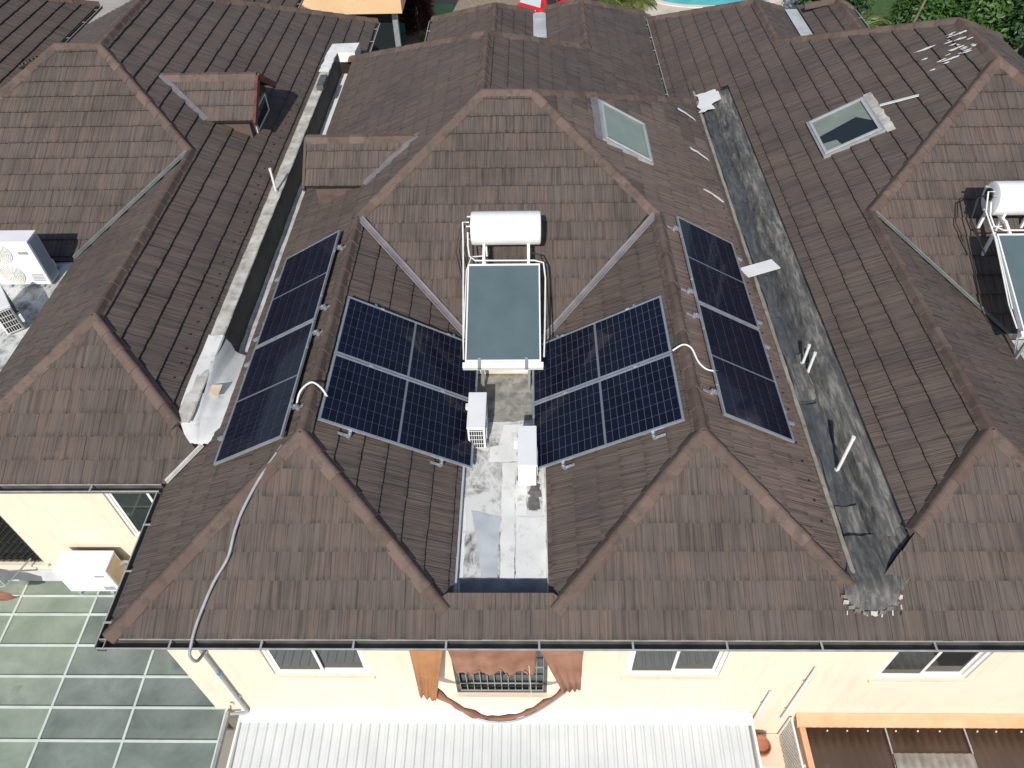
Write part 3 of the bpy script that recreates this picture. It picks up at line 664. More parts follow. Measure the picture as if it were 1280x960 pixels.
MB().add([(-5.20,WY,GROUND),(-5.20,7.2,GROUND),(-5.20,7.2,.12),(-5.20,WY,.12)], [(0,1,2,3)]).build('wall', CREAM, HC.root)
for h in (front[0], front[2]): window(HC, *h, WY)
window(HR, *front[3], WY)
MB().box((-5.18,WY+.205,-.16),(4.5,6.9,-.12)).build('ceiling', DARKIN, HC.root)
for h, x0, x1, y in ((HC,-5.5,4.55,4.14),(HR,4.55,13.0,4.14),(HL,-13.5,-5.6,6.58)):
    MB().box((x0,y,-.145),(x1,y+.32,-.125)).build('soffit', CREAM, h.root); MB().box((x0,y-.002,-.122),(x1,y+.014,.0)).build('fascia', GUTTERM, h.root)
LWY = WY+LY
lh = [(-6.93,-5.55,-2.02,-.55),(-9.9,-8.95,-2.9,-.9)]
wall_xz(HL, 'wall', -14.0, -5.20, GROUND, .12, LWY, .2, lh); window(HL, *lh[0], LWY)
# barred centre window and the barred one on the left house
def barred(H, x0, x1, z0, z1, y, diamond=False):
    w = empty('window', (0,0,0), H.root)
    MB().box((x0,y+.10,z0),(x1,y+.106,z1)).build('pane', WGLASS, w)
    f = MB(); t = .05; DK = mat('dark window frame', (.05,.045,.04), (.09,.08,.07), 5, .5)
    for a, b in (((x0,z0),(x1,z0+t)),((x0,z1-t),(x1,z1)),((x0,z0+t),(x0+t,z1-t)),((x1-t,z0+t),(x1,z1-t))): f.box((a[0],y+.02,a[1]),(b[0],y+.10,b[1]))
    f.build('frame', DK, w)
    GR = mat('grey painted bars', (.20,.22,.21), (.28,.30,.29), 6, .5)
    if diamond:
        for s in (-1,1):
            k = 0
            while k*.13 < (x1-x0)+(z1-z0):
                c = k*.13; pts = []
                for xx, zz in ((x0, z0+c), (x1, z0+c-(x1-x0))) : pts.append((xx if s > 0 else x0+x1-xx, y+.03, zz))
                (xa,_,za),(xb,_,zb) = pts
                def cl(z): return max(z0, min(z1, z))
                if za != zb:
                    f_ = lambda z: xa+(xb-xa)*(z-za)/(zb-za)
                    za2, zb2 = cl(za), cl(zb)
                    if abs(za2-zb2) > .02: MB().bar((f_(za2),y+.03+.012*s,za2),(f_(zb2),y+.03+.012*s,zb2),.014,.014).build('bar', BLACK, w)
                k += 1
    else:
        n = 13
        for i in range(n):
            x = x0+.06+(x1-x0-.12)*i/(n-1); MB().tube([(x,y+.03,z0+.02),(x,y+.03,z1)], .008, 6).build('bar', GR, w)
        for z in (z0+.06, z0+.34, z0+.95): MB().box((x0+.02,y+.02,z),(x1-.02,y+.035,z+.03)).build('rail', GR, w)
    MB().box((x0-.08,y-.06,z0-.07),(x1+.08,y+.04,z0-.003), bev=.008).build('sill', CREAM, w)
    MB().box((x0,y+.19,z0),(x1,y+.195,z1)).build('room_darkness', DARKIN, w)
barred(HC, *front[1], WY); barred(HL, *lh[1], LWY, True)

# ------------------------------------------------------------------ slab between the two front wings
S = thing('roof_slab', 'concrete slab between the two front wings, patched with white waterproof paint', 'slab', (0,0,0))
MB().box((-1.06,4.55,-.10),(.28,9.62,.0)).build('slab', SLAB, S)
wl = MB()
wl.box((-1.06,4.64,.0),(-.985,9.45,.11)); wl.build('kerb', BLUESEAL, S)
MB().box((.235,4.64,.0),(.285,9.45,.11)).build('kerb', SEAL, S)
MB().box((-1.06,4.57,.0),(.28,4.64,.20)).build('kerb', SHADESEAL, S)
def sheet(pts, z, name, m, parent, rag=.012, step=.12, seed=1, zf=None):
    """flat ragged-edged patch of paint or felt"""
    rd = random.Random(seed); out = []
    for i in range(len(pts)):
        a = Vector((*pts[i],0)); b = Vector((*pts[(i+1)%len(pts)],0)); n = max(1, int((b-a).length/step))
        for k in range(n):
            p = a+(b-a)*(k/n); out.append((p.x+rd.uniform(-rag,rag), p.y+rd.uniform(-rag,rag)))
    n = len(out)
    f = zf or (lambda x, y: z)
    mb = MB().add([(x,y,f(x,y)) for x,y in out]+[(x,y,f(x,y)-.004) for x,y in out], [tuple(range(n))]+[(i,n+i,n+(i+1)%n,(i+1)%n) for i in range(n)])
    return mb.build(name, m, parent)
sheet([(-.42,4.70),(-.22,4.70),(-.22,6.95),(-.42,6.95)], .006, 'paint_patch', SEAL, S, seed=2)
sheet([(-.62,6.98),(.16,6.98),(.16,7.12),(-.12,7.15),(-.18,7.38),(.20,7.46),(.22,7.75),(-.42,7.72),(-.48,7.3),(-.62,7.25)], .006, 'paint_patch', SEAL, S, seed=3)
sheet([(-.20,4.72),(.225,4.72),(.225,5.98),(-.20,5.98)], .005, 'paint_patch', SEAL, S, seed=4)
sheet([(-.215,6.0),(-.05,6.0),(-.05,6.95),(-.215,6.95)], .008, 'paint_patch', SEAL, S, seed=5)
sheet([(-.97,4.72),(-.91,4.72),(-.93,6.1),(-.975,6.4)], .006, 'paint_patch', SEAL, S, seed=6)
sheet([(-.66,5.0),(-.45,5.0),(-.43,5.98),(-.85,6.1)], .005, 'paint_patch', BLUESEAL, S, seed=7)
sheet([(.18,6.0),(.225,6.0),(.225,9.3),(.16,9.3)], .007, 'paint_patch', SEAL, S, seed=8)
sheet([(-.96,7.74),(.15,7.80),(.15,9.4),(-.96,9.4)], .004, 'bare_patch', mat('bare stained concrete', (.17,.162,.145), (.36,.345,.31), 5, .85, bmp=.3, bscale=30, c3=(.11,.105,.095), scale3=9), S, seed=12, rag=.03)
sheet([(-.955,4.66),(.225,4.66),(.225,4.98),(-.955,5.0)], .011, 'paint_patch', SHADESEAL, S, seed=9)  # dark sheet painting the cast shadow behind the front kerb
sheet([(-.02,6.1),(.14,6.1),(.15,6.55),(.0,6.6)], .008, 'damp_stain', mat('dark damp stain', (.09,.085,.08), (.16,.155,.145), 12, .6), S, seed=10, rag=.03, step=.06)

# ------------------------------------------------------------------ side gutters between the houses
G = thing('concrete_gutter', 'pale concrete party gutter between left house and middle house, deeply shaded', 'gutter')
def strip(prof, ys, m, name, parent, jag=.0, seed=0, x_of=None):
    rd = random.Random(seed); mb = MB(); k = len(prof)
    vs = [(x+rd.uniform(-jag,jag), y, z+rd.uniform(-jag,jag)*.5) for y in ys for x, z in prof]
    mb.add(vs, [(i*k+j, i*k+j+1, (i+1)*k+j+1, (i+1)*k+j) for i in range(len(ys)-1) for j in range(k-1)]); return mb.build(name, m, parent)
def lin(a, b, n): return [a+(b-a)*i/n for i in range(n+1)]
strip([(-5.50,.30),(-5.50,.50),(-5.47,.53),(-5.25,.53),(-5.235,.515)], lin(7.35,20.6,60), CONC, 'party_wall', G, .006, 1)
strip([(-5.236,.512),(-5.22,.49),(-5.215,.2),(-5.20,-.05)], lin(8.0,20.6,60), mat('shade-black bitumen coat', (.010,.011,.012), (.022,.023,.024), 4, .7, bmp=.3, bscale=20), 'shaded_bitumen_face', G, .008, 6)  # bitumen blackened further so its colour carries the shade on this face
strip([(-5.22,-.03),(-5.15,-.06),(-4.86,-.05),(-4.74,.10),(-4.70,.34)], lin(7.6,20.6,60), mat('worn grey white paint', (.42,.43,.42), (.62,.63,.61), 2.2, .7, bmp=.2, bscale=25, c3=(.25,.25,.24), scale3=4, fac3=(.5,.75)), 'gutter_floor', G, .005, 2)
MB().prism([(-5.50,20.58),(-4.74,20.58),(-4.70,21.2),(-5.45,21.15)], .28, .545).build('end_block', SEAL, G)
sheet([(-5.50,19.4),(-5.23,19.4),(-5.23,20.6),(-5.50,20.6)], .546, 'paint_patch', SEAL, G, seed=13, rag=.02)
sheet([(-5.17,16.2),(-4.87,16.2),(-4.87,20.55),(-5.17,20.55)], -.035, 'paint_patch', SEAL, G, seed=14, rag=.02)
MB().box((-5.36,18.35,.535),(-5.18,19.0,.66), bev=.02).build('block', mat('dark grey block', (.06,.065,.068), (.11,.115,.12), 6, .8), G)
for a, b, sd in ((10.9,12.0,15),(13.1,13.6,16),(8.3,9.6,17)):
    strip([(-5.02,-.045),(-4.86,-.040),(-4.735,.108),(-4.70,.345)], lin(a,b,8), SEAL, 'paint_patch', G, .012, sd)
rows = [(9.3,-5.50,-4.72,(.538,.538,.10,-.02,.16)),(8.9,-5.50,-4.72,(.540,.536,.22,.06,.24)),(8.5,-5.50,-4.73,(.540,.530,.32,.20,.32)),(8.1,-5.50,-4.74,(.538,.50,.38,.29,.37)),(7.75,-5.49,-4.75,(.525,.46,.39,.34,.41)),(7.45,-5.44,-4.77,(.505,.455,.41,.38,.42)),(7.2,-5.30,-4.80,(.43,.41,.395,.385,.415)),(7.05,-5.18,-4.92,(.385,.375,.37,.365,.375))]
tv = []; rd2 = random.Random(8)
for (yy, xa, xb, zz) in rows:
    xs_ = [xa, xa+(xb-xa)*.33, xa+(xb-xa)*.5, xa+(xb-xa)*.75, xb]
    for i in range(17):
        q = i/16*4; k_ = min(3, int(q)); f_ = q-k_; f_ = f_*f_*(3-2*f_)
        tv.append((xs_[k_]+(xs_[k_+1]-xs_[k_])*(q-k_)+rd2.uniform(-.006,.006), yy+rd2.uniform(-.02,.02), zz[k_]*(1-f_)+zz[k_+1]*f_+rd2.uniform(-.003,.003)))
tm = MB().add(tv, [(j*17+i, (j+1)*17+i, (j+1)*17+i+1, j*17+i+1) for j in range(len(rows)-1) for i in range(16)]); tm.smooth = True; tm.build('painted_end', SEAL, G)
sheet([(-5.18,8.02),(-5.0,8.02),(-5.0,8.25),(-5.18,8.25)], .42, 'stain_patch', mat('tan stain', (.55,.42,.27), (.68,.58,.44), 6, .8), G, seed=18, rag=.03)

G2 = thing('bitumen_gutter', 'wide grey and black bitumen gutter between middle house and right house', 'gutter')
ys = lin(4.72,18.4,70)
strip([(4.17,.18),(4.18,.35),(4.20,.36),(4.235,.355),(4.245,.26)], ys, mat('dull tan kerb', (.22,.20,.165), (.32,.30,.255), 4, .85, bmp=.3, bscale=30, c3=(.10,.10,.095), scale3=6), 'kerb', G2, .006, 3)
strip([(4.24,.27),(4.30,.25),(4.44,.245),(4.55,.25),(4.60,.29)], ys, MEMB, 'gutter_floor', G2, .012, 4)
strip([(4.60,.29),(4.68,.40),(4.72,.47),(4.76,.50),(4.90,.515),(4.985,.56),(5.02,.62)], lin(5.35,18.4,70), MEMB2, 'party_wall', G2, .010, 5)
rd = random.Random(11); y = 4.9
while y < 18.0:
    L = rd.uniform(.7,1.5); x0 = rd.uniform(4.25,4.32); x1 = x0+rd.uniform(.16,.30); dz = rd.uniform(.012,.028)
    o = strip([(x0,.27+dz),(x0+.05,.258+dz),((x0+x1)/2,.255+dz),(x1-.01,.285+dz),(x1+.02,.31+dz)], lin(y,y+L,6), rd.choice((MEMB,MEMB,MEMB2)), 'felt_strip', G2, .014, int(y*100)); y += L*rd.uniform(.8,1.3)
rows = [(5.45,4.26,5.0,.33,.56),(5.15,4.22,4.99,.33,.55),(4.95,4.15,4.96,.35,.47),(4.80,4.06,4.90,.385,.44),(4.68,4.02,4.80,.375,.385),(4.60,4.02,4.74,.335,.345),(4.53,4.06,4.68,.295,.305),(4.47,4.12,4.60,.255,.260),(4.43,4.20,4.50,.230,.230)]
rd2 = random.Random(3); tv = []
for (yy, xa, xb, za, zb) in rows:
    for i in range(13):
        q = i/12; tv.append((xa+(xb-xa)*q, yy+rd2.uniform(-.012,.012), za+(zb-za)*q**2+.02*math.sin(q*9+yy*7)*(yy > 4.5)+rd2.uniform(-.004,.006)))
tm = MB().add(tv, [(j*13+i, (j+1)*13+i, (j+1)*13+i+1, j*13+i+1) for j in range(len(rows)-1) for i in range(12)]); tm.smooth = True; tm.build('end_tongue', membrane('dark spilled bitumen', (.026,.027,.027), (.075,.074,.070), (.20,.195,.18)), G2)
fz = lambda x,y: TP*(y-YT)+.062
for k, (xa, ya0) in enumerate(((4.0,4.57),(4.02,4.50),(4.08,4.45),(4.15,4.41),(4.26,4.39),(4.36,4.385),(4.47,4.40),(4.56,4.44),(4.64,4.49),(4.70,4.56))):
    sheet([(xa-.03,ya0-.012),(xa+.05,ya0-.014),(xa+.06,ya0+.03),(xa-.02,ya0+.03)], 0, 'sealant_crust', CONC if k % 4 == 1 else MEMB2, G2, .010, .02, 131+k, lambda x,y: TP*(y-YT)+.072)
for k in range(12):
    x = rd.uniform(4.0,4.72); yy = rd.uniform(4.36,4.50); sheet([(x,yy),(x+.015,yy),(x+.02,yy+rd.uniform(.03,.08)),(x+.005,yy+.05)], 0, 'sealant_drip', CONC if k%3 else MEMB, G2, .008, .03, 40+k, lambda x,y: TP*(y-YT)+.066)
sheet([(4.15,17.1),(4.50,17.25),(4.55,17.6),(4.78,17.75),(4.80,18.25),(4.55,18.1),(4.2,18.05)], .60, 'sealant_lump', WHITE, G2, .05, .1, 21, lambda x,y: .44+.10*(x-4.2))
for i, (x, yy, L) in enumerate(((3.95,16.72,.42),(3.98,14.95,.42),(4.02,13.35,.42))):
    zz = lambda x,y: ZR-(x-XR)*TP+.075
    sheet([(x-L,yy+.10),(x-L*.5,yy+.09),(x,yy-.02),(x,yy-.09),(x-L*.6,yy+.01),(x-L,yy+.02)], 0, 'sealant_streak', WHITE, G2, .018, .06, 24+i, zz)

# ------------------------------------------------------------------ vent pipes, loose board, splashes
def vent(a, b, r, label):
    o = thing('vent_pipe', label, 'pipe', a, 'white plastic vent pipes'); d = Vector(b)
    MB().tube([(0,0,-.08), d], r, 12).build('pipe', PVC, o)
    u = d.normalized(); MB().tube([d-u*.05, d+u*.005], r*1.14, 12).build('cap', PVC, o)
    MB().tube([(0,0,-.02),(0,0,.03)], r*1.7, 12).build('collar', CONC, o)
vent((-5.345,13.73,.53), (.0,.02,.54), .026, 'short white vent pipe standing on the pale left party wall')
vent((4.55,8.78,.27), (.0,.0,.44), .024, 'white vent pipe in bitumen gutter, upper of the close pair')
vent((4.595,8.60,.27), (.0,.0,.44), .024, 'white vent pipe in bitumen gutter, lower of the close pair')
vent((4.505,6.59,.27), (.0,.0,.78), .026, 'longest white vent pipe standing alone near the gutter front end')
bd = MB().box((-.36,-.14,-.01),(.36,.14,.01)).build('loose_board', WHITE, None, mtx=Matrix.Translation((4.31,11.12,.44)) @ Matrix.Rotation(R(24),4,'Z') @ Matrix.Rotation(R(2),4,'Y'))
tag(bd, 'loose white board lying across the kerb beside the right solar panels', 'board')
spl = thing('paint_splash', 'white streaky splashes near the peak of the right house roof', 'splash')
rd = random.Random(5)
for k in range(34):
    t = rd.random(); cx = 8.86-.62*t*rd.uniform(.5,1.3)+rd.uniform(-.05,.05); cy = 15.95-rd.uniform(0,.95)*(1-.2*t)-.35*t; L = rd.uniform(.03,.13)*(1+(k%8==0)*1.3); w = rd.uniform(.005,.016)
    sheet([(cx-L*.8,cy+L*.25),(cx,cy+L*.1+w),(cx+L*.4,cy+w*.4),(cx+L*.3,cy-w),(cx-L*.2,cy-w*.6)], 0, 'streak', WHITE, spl, .008, .035, 100+k, lambda x,y: ZR+(x-xl)*TP+.078)

# ------------------------------------------------------------------ solar panels
PW, PL = 1.303, 2.384
fr = MB(); t = .030
for a, b in (((-PW/2,-PL/2),(PW/2,-PL/2+t)),((-PW/2,PL/2-t),(PW/2,PL/2)),((-PW/2,-PL/2+t),(-PW/2+t,PL/2-t)),((PW/2-t,-PL/2+t),(PW/2,PL/2-t))): fr.box((a[0],a[1],-.018),(b[0],b[1],.018))
FRM = fr.mesh('frame'); FRM.materials.append(ALU)
bs = MB().box((-PW/2+t,-PL/2+t,-.004),(PW/2-t,PL/2-t,.010)).mesh('backsheet'); bs.materials.append(BACKS)
jb = MB()
cw = (PW-2*t-.012)/6; cl = (PL-2*t-.012-.034)/22
cm = MB().prism([(-cw/2+.0036,-cl/2+.0028),(cw/2-.0036,-cl/2+.0028),(cw/2-.0036,cl/2-.0028),(-cw/2+.0036,cl/2-.0028)], .0105, .0135).mesh('cell'); cm.materials.append(CELL)
def solar_panel(facing, xr_, xc, yc, along, label, h=.13):
    sgn = 1 if facing == 'R' else -1; zc = ZR - sgn*(xc-xr_)*TP
    v = Vector((-sgn*CA,0,SA)); n = Vector((sgn*SA,0,CA)); u = v.cross(n); o = Vector((xc,yc,zc))+n*h
    m = Matrix(((u.x,v.x,n.x,o.x),(u.y,v.y,n.y,o.y),(u.z,v.z,n.z,o.z),(0,0,0,1)))
    if along: m = m @ Matrix.Rotation(R(90),4,'Z')
    m = m @ Matrix.Rotation(random.uniform(-.004,.004),4,'Y') @ Matrix.Rotation(random.uniform(-.003,.003),4,'X')
    p = thing('photovoltaic_module', label, 'solar panel', mtx=m, group='rooftop solar panels')
    link(bpy.data.objects.new('frame', FRM), p); link(bpy.data.objects.new('backsheet', bs), p)
    for i in range(6):
        for j in range(22):
            y = -PL/2+t+.006+cl*(j+.5)+(.034 if j >= 11 else 0); link(bpy.data.objects.new('cell', cm), p, (-PW/2+t+.006+cw*(i+.5), y, 0))
    for sx in (-1,1):
        for sy in (-.6,.6):
            MB().box((sx*PW/2-.012,sy-.03,-.01),(sx*PW/2+.012,sy+.03,.0225)).build('clamp', ALU, p)
    return p
hw = PL/2*CA; yo = PW/2+.012
ci, cj = XL+.125+hw, XR-.15-hw
solar_panel('R', XL, ci, 8.02-yo, False, 'upright solar panel left of the slab, nearer the front eave')
solar_panel('R', XL, ci, 8.02+yo, False, 'upright solar panel left of the slab, just below the left valley')
solar_panel('L', XR, cj, 7.99-yo, False, 'upright solar panel right of the slab, nearer the front eave')
solar_panel('L', XR, cj, 7.99+yo, False, 'upright solar panel right of the slab, just below the right valley')
hw2 = PW/2*CA; yp = PL/2+.015
solar_panel('L', XL, XL-.20-hw2, 8.82-yp, True, 'lengthwise solar panel over the pale left gutter, front one')
solar_panel('L', XL, XL-.20-hw2, 8.82+yp, True, 'lengthwise solar panel over the pale left gutter, rear one')
solar_panel('R', XR, XR+.30+hw2, 9.24-yp, True, 'lengthwise solar panel beside the bitumen gutter, front one')
solar_panel('R', XR, XR+.30+hw2, 9.24+yp, True, 'lengthwise solar panel beside the bitumen gutter, rear one')
def rail(facing, xr_, a, b, label, hooks):
    sgn = 1 if facing == 'R' else -1; n = Vector((sgn*SA,0,CA)); dn = Vector((sgn*CA,0,-SA))
    pt = lambda p, h: Vector((p[0],p[1],ZR-sgn*(p[0]-xr_)*TP))+n*h
    r = thing('mounting_rail', label, 'rail', group='solar panel mounting rails')
    MB().bar(pt(a,.085), pt(b,.085), .042, .05, n).build('rail', ALU, r)
    A, B = Vector((*a,0)), Vector((*b,0))
    for t_ in hooks:
        p = A+(B-A)*t_; q = (p.x,p.y)
        f = MB(); f.bar(pt(q,.01), pt(q,.11), .05, .035, (0,1,0)); f.bar(pt(q,.045), pt(q,.045)-dn*.16, .045, .012, n); f.build('roof_hook', ALU, r)
        MB().tube([pt(q,.10)-n*.02+dn*0, pt(q,.125)], .014, 8).build('bolt', STEEL, r)
for (f_, x_, xa, y0_, y1_, nm) in (('R',XL,ci,6.62,9.42,'left upright pair'),('L',XR,cj,6.58,9.40,'right upright pair')):
    for k, dx in enumerate((-.62,.62)):
        rail(f_, x_, (xa+dx,y0_), (xa+dx,y1_), 'aluminium rail under the %s of solar panels, %s slab side' % (nm, 'farther from' if (dx < 0) == (f_ == 'R') else 'nearer'), (.012,.5,.988))
for (f_, x_, sg, ysx, nm) in (('L',XL,-1,(7.0,8.55,9.15,10.75),'left lengthwise'),('R',XR,1,(7.3,8.95,9.55,11.3),'right lengthwise')):
    off0 = .12 if sg < 0 else .22
    for k, y_ in enumerate(ysx):
        rail(f_, x_, (x_+sg*off0,y_), (x_+sg*(off0+1.38),y_), 'aluminium cross rail under the %s solar panels, number %s from the front' % (nm, ('one','two','three','four')[k]), (.03,.9))

# ------------------------------------------------------------------ solar water heaters
def heater(dx, label, dy=0.0, dz=0.0):
    h = thing('solar_water_heater', label, 'water heater', (dx,dy,dz))
    x0, x1 = -1.02, .19; yb_, zb = 8.36, .80; yt_, zt_ = 10.02, 1.45
    d = Vector((0,yt_-yb_,zt_-zb)); L = d.length; d.normalize(); n = Vector((0,-d.z,d.y)); o = Vector(((x0+x1)/2,yb_,zb))
    m = Matrix(((1,d.x,n.x,o.x),(0,d.y,n.y,o.y),(0,d.z,n.z,o.z),(0,0,0,1))); w = (x1-x0)/2
    c = MB().box((-w+.025,.03,-.09),(w-.025,L-.03,-.012), m).build('collector', STEEL, h)
    MB().box((-w+.02,.02,-.012),(w-.02,L-.02,-.003), m).build('glass', COLL, c)
    f = MB()
    for a, b in (((-w,0),(w,.03)),((-w,L-.03),(w,L)),((-w,.03),(-w+.022,L-.03)),((w-.022,.03),(w,L-.03))): f.box((a[0],a[1],-.10),(b[0],b[1],.006), m)
    f.build('frame', WHITEMETAL, c)
    MB().box((-w-.04,-.10,-.12),(w+.04,-.005,.0), m, bev=.01).build('bottom_rail', WHITEMETAL, h)
    for xx in (-.62*w,.62*w): MB().box((xx-.025,-.115,-.06),(xx+.025,.06,.022), m).build('clip', ALU, h)
    # tank
    yt2, zt2, r = 10.66, 1.72, .285; xa, xb = -.98, .215
    mb = MB(); prof = [(xa-.0,.0),(xa-.0,r*.86),(xa+.012,r*.965),(xa+.035,r),(xb-.035,r),(xb-.012,r*.965),(xb,r*.86),(xb,.0)]; nn = 40
    for x, rr in prof:
        for j in range(nn): mb.v.append(Vector((x,yt2+rr*math.cos(2*math.pi*j/nn),zt2+rr*math.sin(2*math.pi*j/nn))))
    for i in range(len(prof)-1):
        for j in range(nn): mb.f.append((i*nn+j,i*nn+(j+1)%nn,(i+1)*nn+(j+1)%nn,(i+1)*nn+j)); mb.mi.append(0)
    mb.smooth = True; tk = mb.build('tank', mat('matte white tank', (.78,.79,.785), (.73,.74,.735), 3, .65), h)
    for xx in (-.76,.0):
        MB().tube([(xx+.015*math.cos(0),yt2,zt2),(xx+.045,yt2,zt2)], r+.003, 36).build('strap', WHITEMETAL, tk)
    lb = MB(); q0, q1 = R(118), R(142)
    lb.add([(xx, yt2+(r+.002)*math.cos(q), zt2+(r+.002)*math.sin(q)) for q in (q0+(q1-q0)*i/6 for i in range(7)) for xx in (-.52,-.22)], [(2*i,2*i+1,2*i+3,2*i+2) for i in range(6)]); lb.build('sticker', mat('pale sticker', (.62,.64,.66), (.5,.55,.6), 9, .5), tk)
    MB().tube([(xa-.004,yt2+.05,zt2+.04),(xa-.035,yt2+.05,zt2+.04)], .11, 18).build('element_cover', BLACK, tk)
    for yy, zz in ((.17,.12),(-.14,.14),(-.06,-.18)): MB().tube([(xa+.02,yt2+yy,zt2+zz),(xa-.07,yt2+yy,zt2+zz)], .022, 10).build('nozzle', STEEL, tk)
    # stand
    for xx in (-.76,.0):
        for yy, zz in ((yt2-.22,-.02),(yt2+.24,.0)):
            zr_ = max(-.0, ZR+(yy-YB)*TP)+.03; MB().bar((xx,yy,zr_),(xx,yy,zt2-.15),.045,.045,(0,1,0)).build('leg', WHITEMETAL, h)
        MB().bar((xx,yt2-.32,zt2-.24),(xx,yt_+.0,zt_-.06),.045,.04).build('brace', WHITEMETAL, h)
        MB().bar((xx,yt2-.33,zt2-.26),(xx,yt2+.33,zt2-.26),.05,.05).build('cradle', WHITEMETAL, h)
        MB().tube([(xx,yt2+.30,zt2-.2),(xx,yt2+.31,zt2+.06)], .028, 10).build('strap_bolt', WHITEMETAL, h)
        MB().bar((xx,yb_+.1,-dz),(xx,yb_+.1,zb-.07),.04,.04,(0,1,0)).build('leg', STEEL, h)
        MB().bar((xx,yb_+.1,.02),(xx,yb_+.75,zb+.2),.03,.012).build('brace', STEEL, h)
    # pipes
    px = xa-.13
    MB().tube([(xa-.02,yt2-.06,zt2+.17),(px,yt2-.06,zt2+.17),(px,yt2-.25,zt2-.1),(px+.02,yt_-.1,zt_-.0),(x0-.05,yb_+.5,zb+.1),(x0-.03,yb_+.1,zb-.05)], .013, 8).build('pipe', PVC, h)
    MB().tube([(-.78,yt2-.34,zt2-.33),(-.98,yt2-.36,zt2-.33),(-1.04,yt_-.1,zt_-.05),(-1.06,yb_+.4,zb+.1)], .012, 8).build('pipe', PVC, h)
    MB().tube([(xa-.05,yt2-.14,zt2+.02),(xa-.05,yt2-.28,zt2-.15),(xa-.02,yt2-.46,zt2-.24),(xa+.08,yt_+.06,zt_+.03),(.1,yt_+.05,zt_+.03),(x1+.06,yt_+.03,zt_),(x1+.09,yt_-.25,zt_-.12),(x1+.07,yb_+.6,zb+.18),(x1+.05,yb_+.1,zb)], .014, 8).build('pipe', PVC, h)
    MB().tube([(.04,yt2-.3,zt2-.3),(.20,yt2-.33,zt2-.32),(.30,yt_+.1,zt_-.15),(.33,yt_-.5,zt_-.5),(.36,yb_+.7,zb-.2)], .013, 8).build('cable', BLACK, h)
    MB().tube([(xa-.04,yt2+.05,zt2+.04),(xa-.2,yt2+.02,zt2-.02),(xa-.27,yt2-.2,zt2-.35),(xa-.18,yt2-.55,zt2-.5),(xa-.12,yt_-.1,zt_-.35)], .012, 8).build('cable', BLACK, h)
    MB().tube([(xa-.04,yt2+.09,zt2+.02),(xa-.15,yt2+.06,zt2-.04),(xa-.22,yt2-.12,zt2-.35),(xa-.15,yt2-.5,zt2-.5)], .010, 8).build('cable', BLACK, h)
    return h
heater(0, 'solar water heater with white tank above the middle roof slab')
heater(HP-.52, 'solar water heater at the right edge, white tank cut off by the frame', .40, .2225)
bx_ = thing('junction_box', 'beige steel box under the lower edge of the collector', 'box', (-.42,8.95,0))
MB().box((-.46,-.12,.02),(.46,.14,.40), bev=.012).build('box', LIGHTBOX, bx_)
MB().box((-.40,-.128,.06),(.10,-.118,.36), bev=.004).build('door', LIGHTBOX, bx_); MB().box((.14,-.13,.08),(.42,-.118,.34), bev=.004).build('door', WHITEMETAL, bx_)
MB().tube([(.05,-.13,.2),(.05,-.15,.2)], .018, 10).build('handle', BLACK, bx_)
for sx in (-.36,.36): MB().box((sx-.04,-.12,.0),(sx+.04,.14,.022)).build('foot', STEEL, bx_)

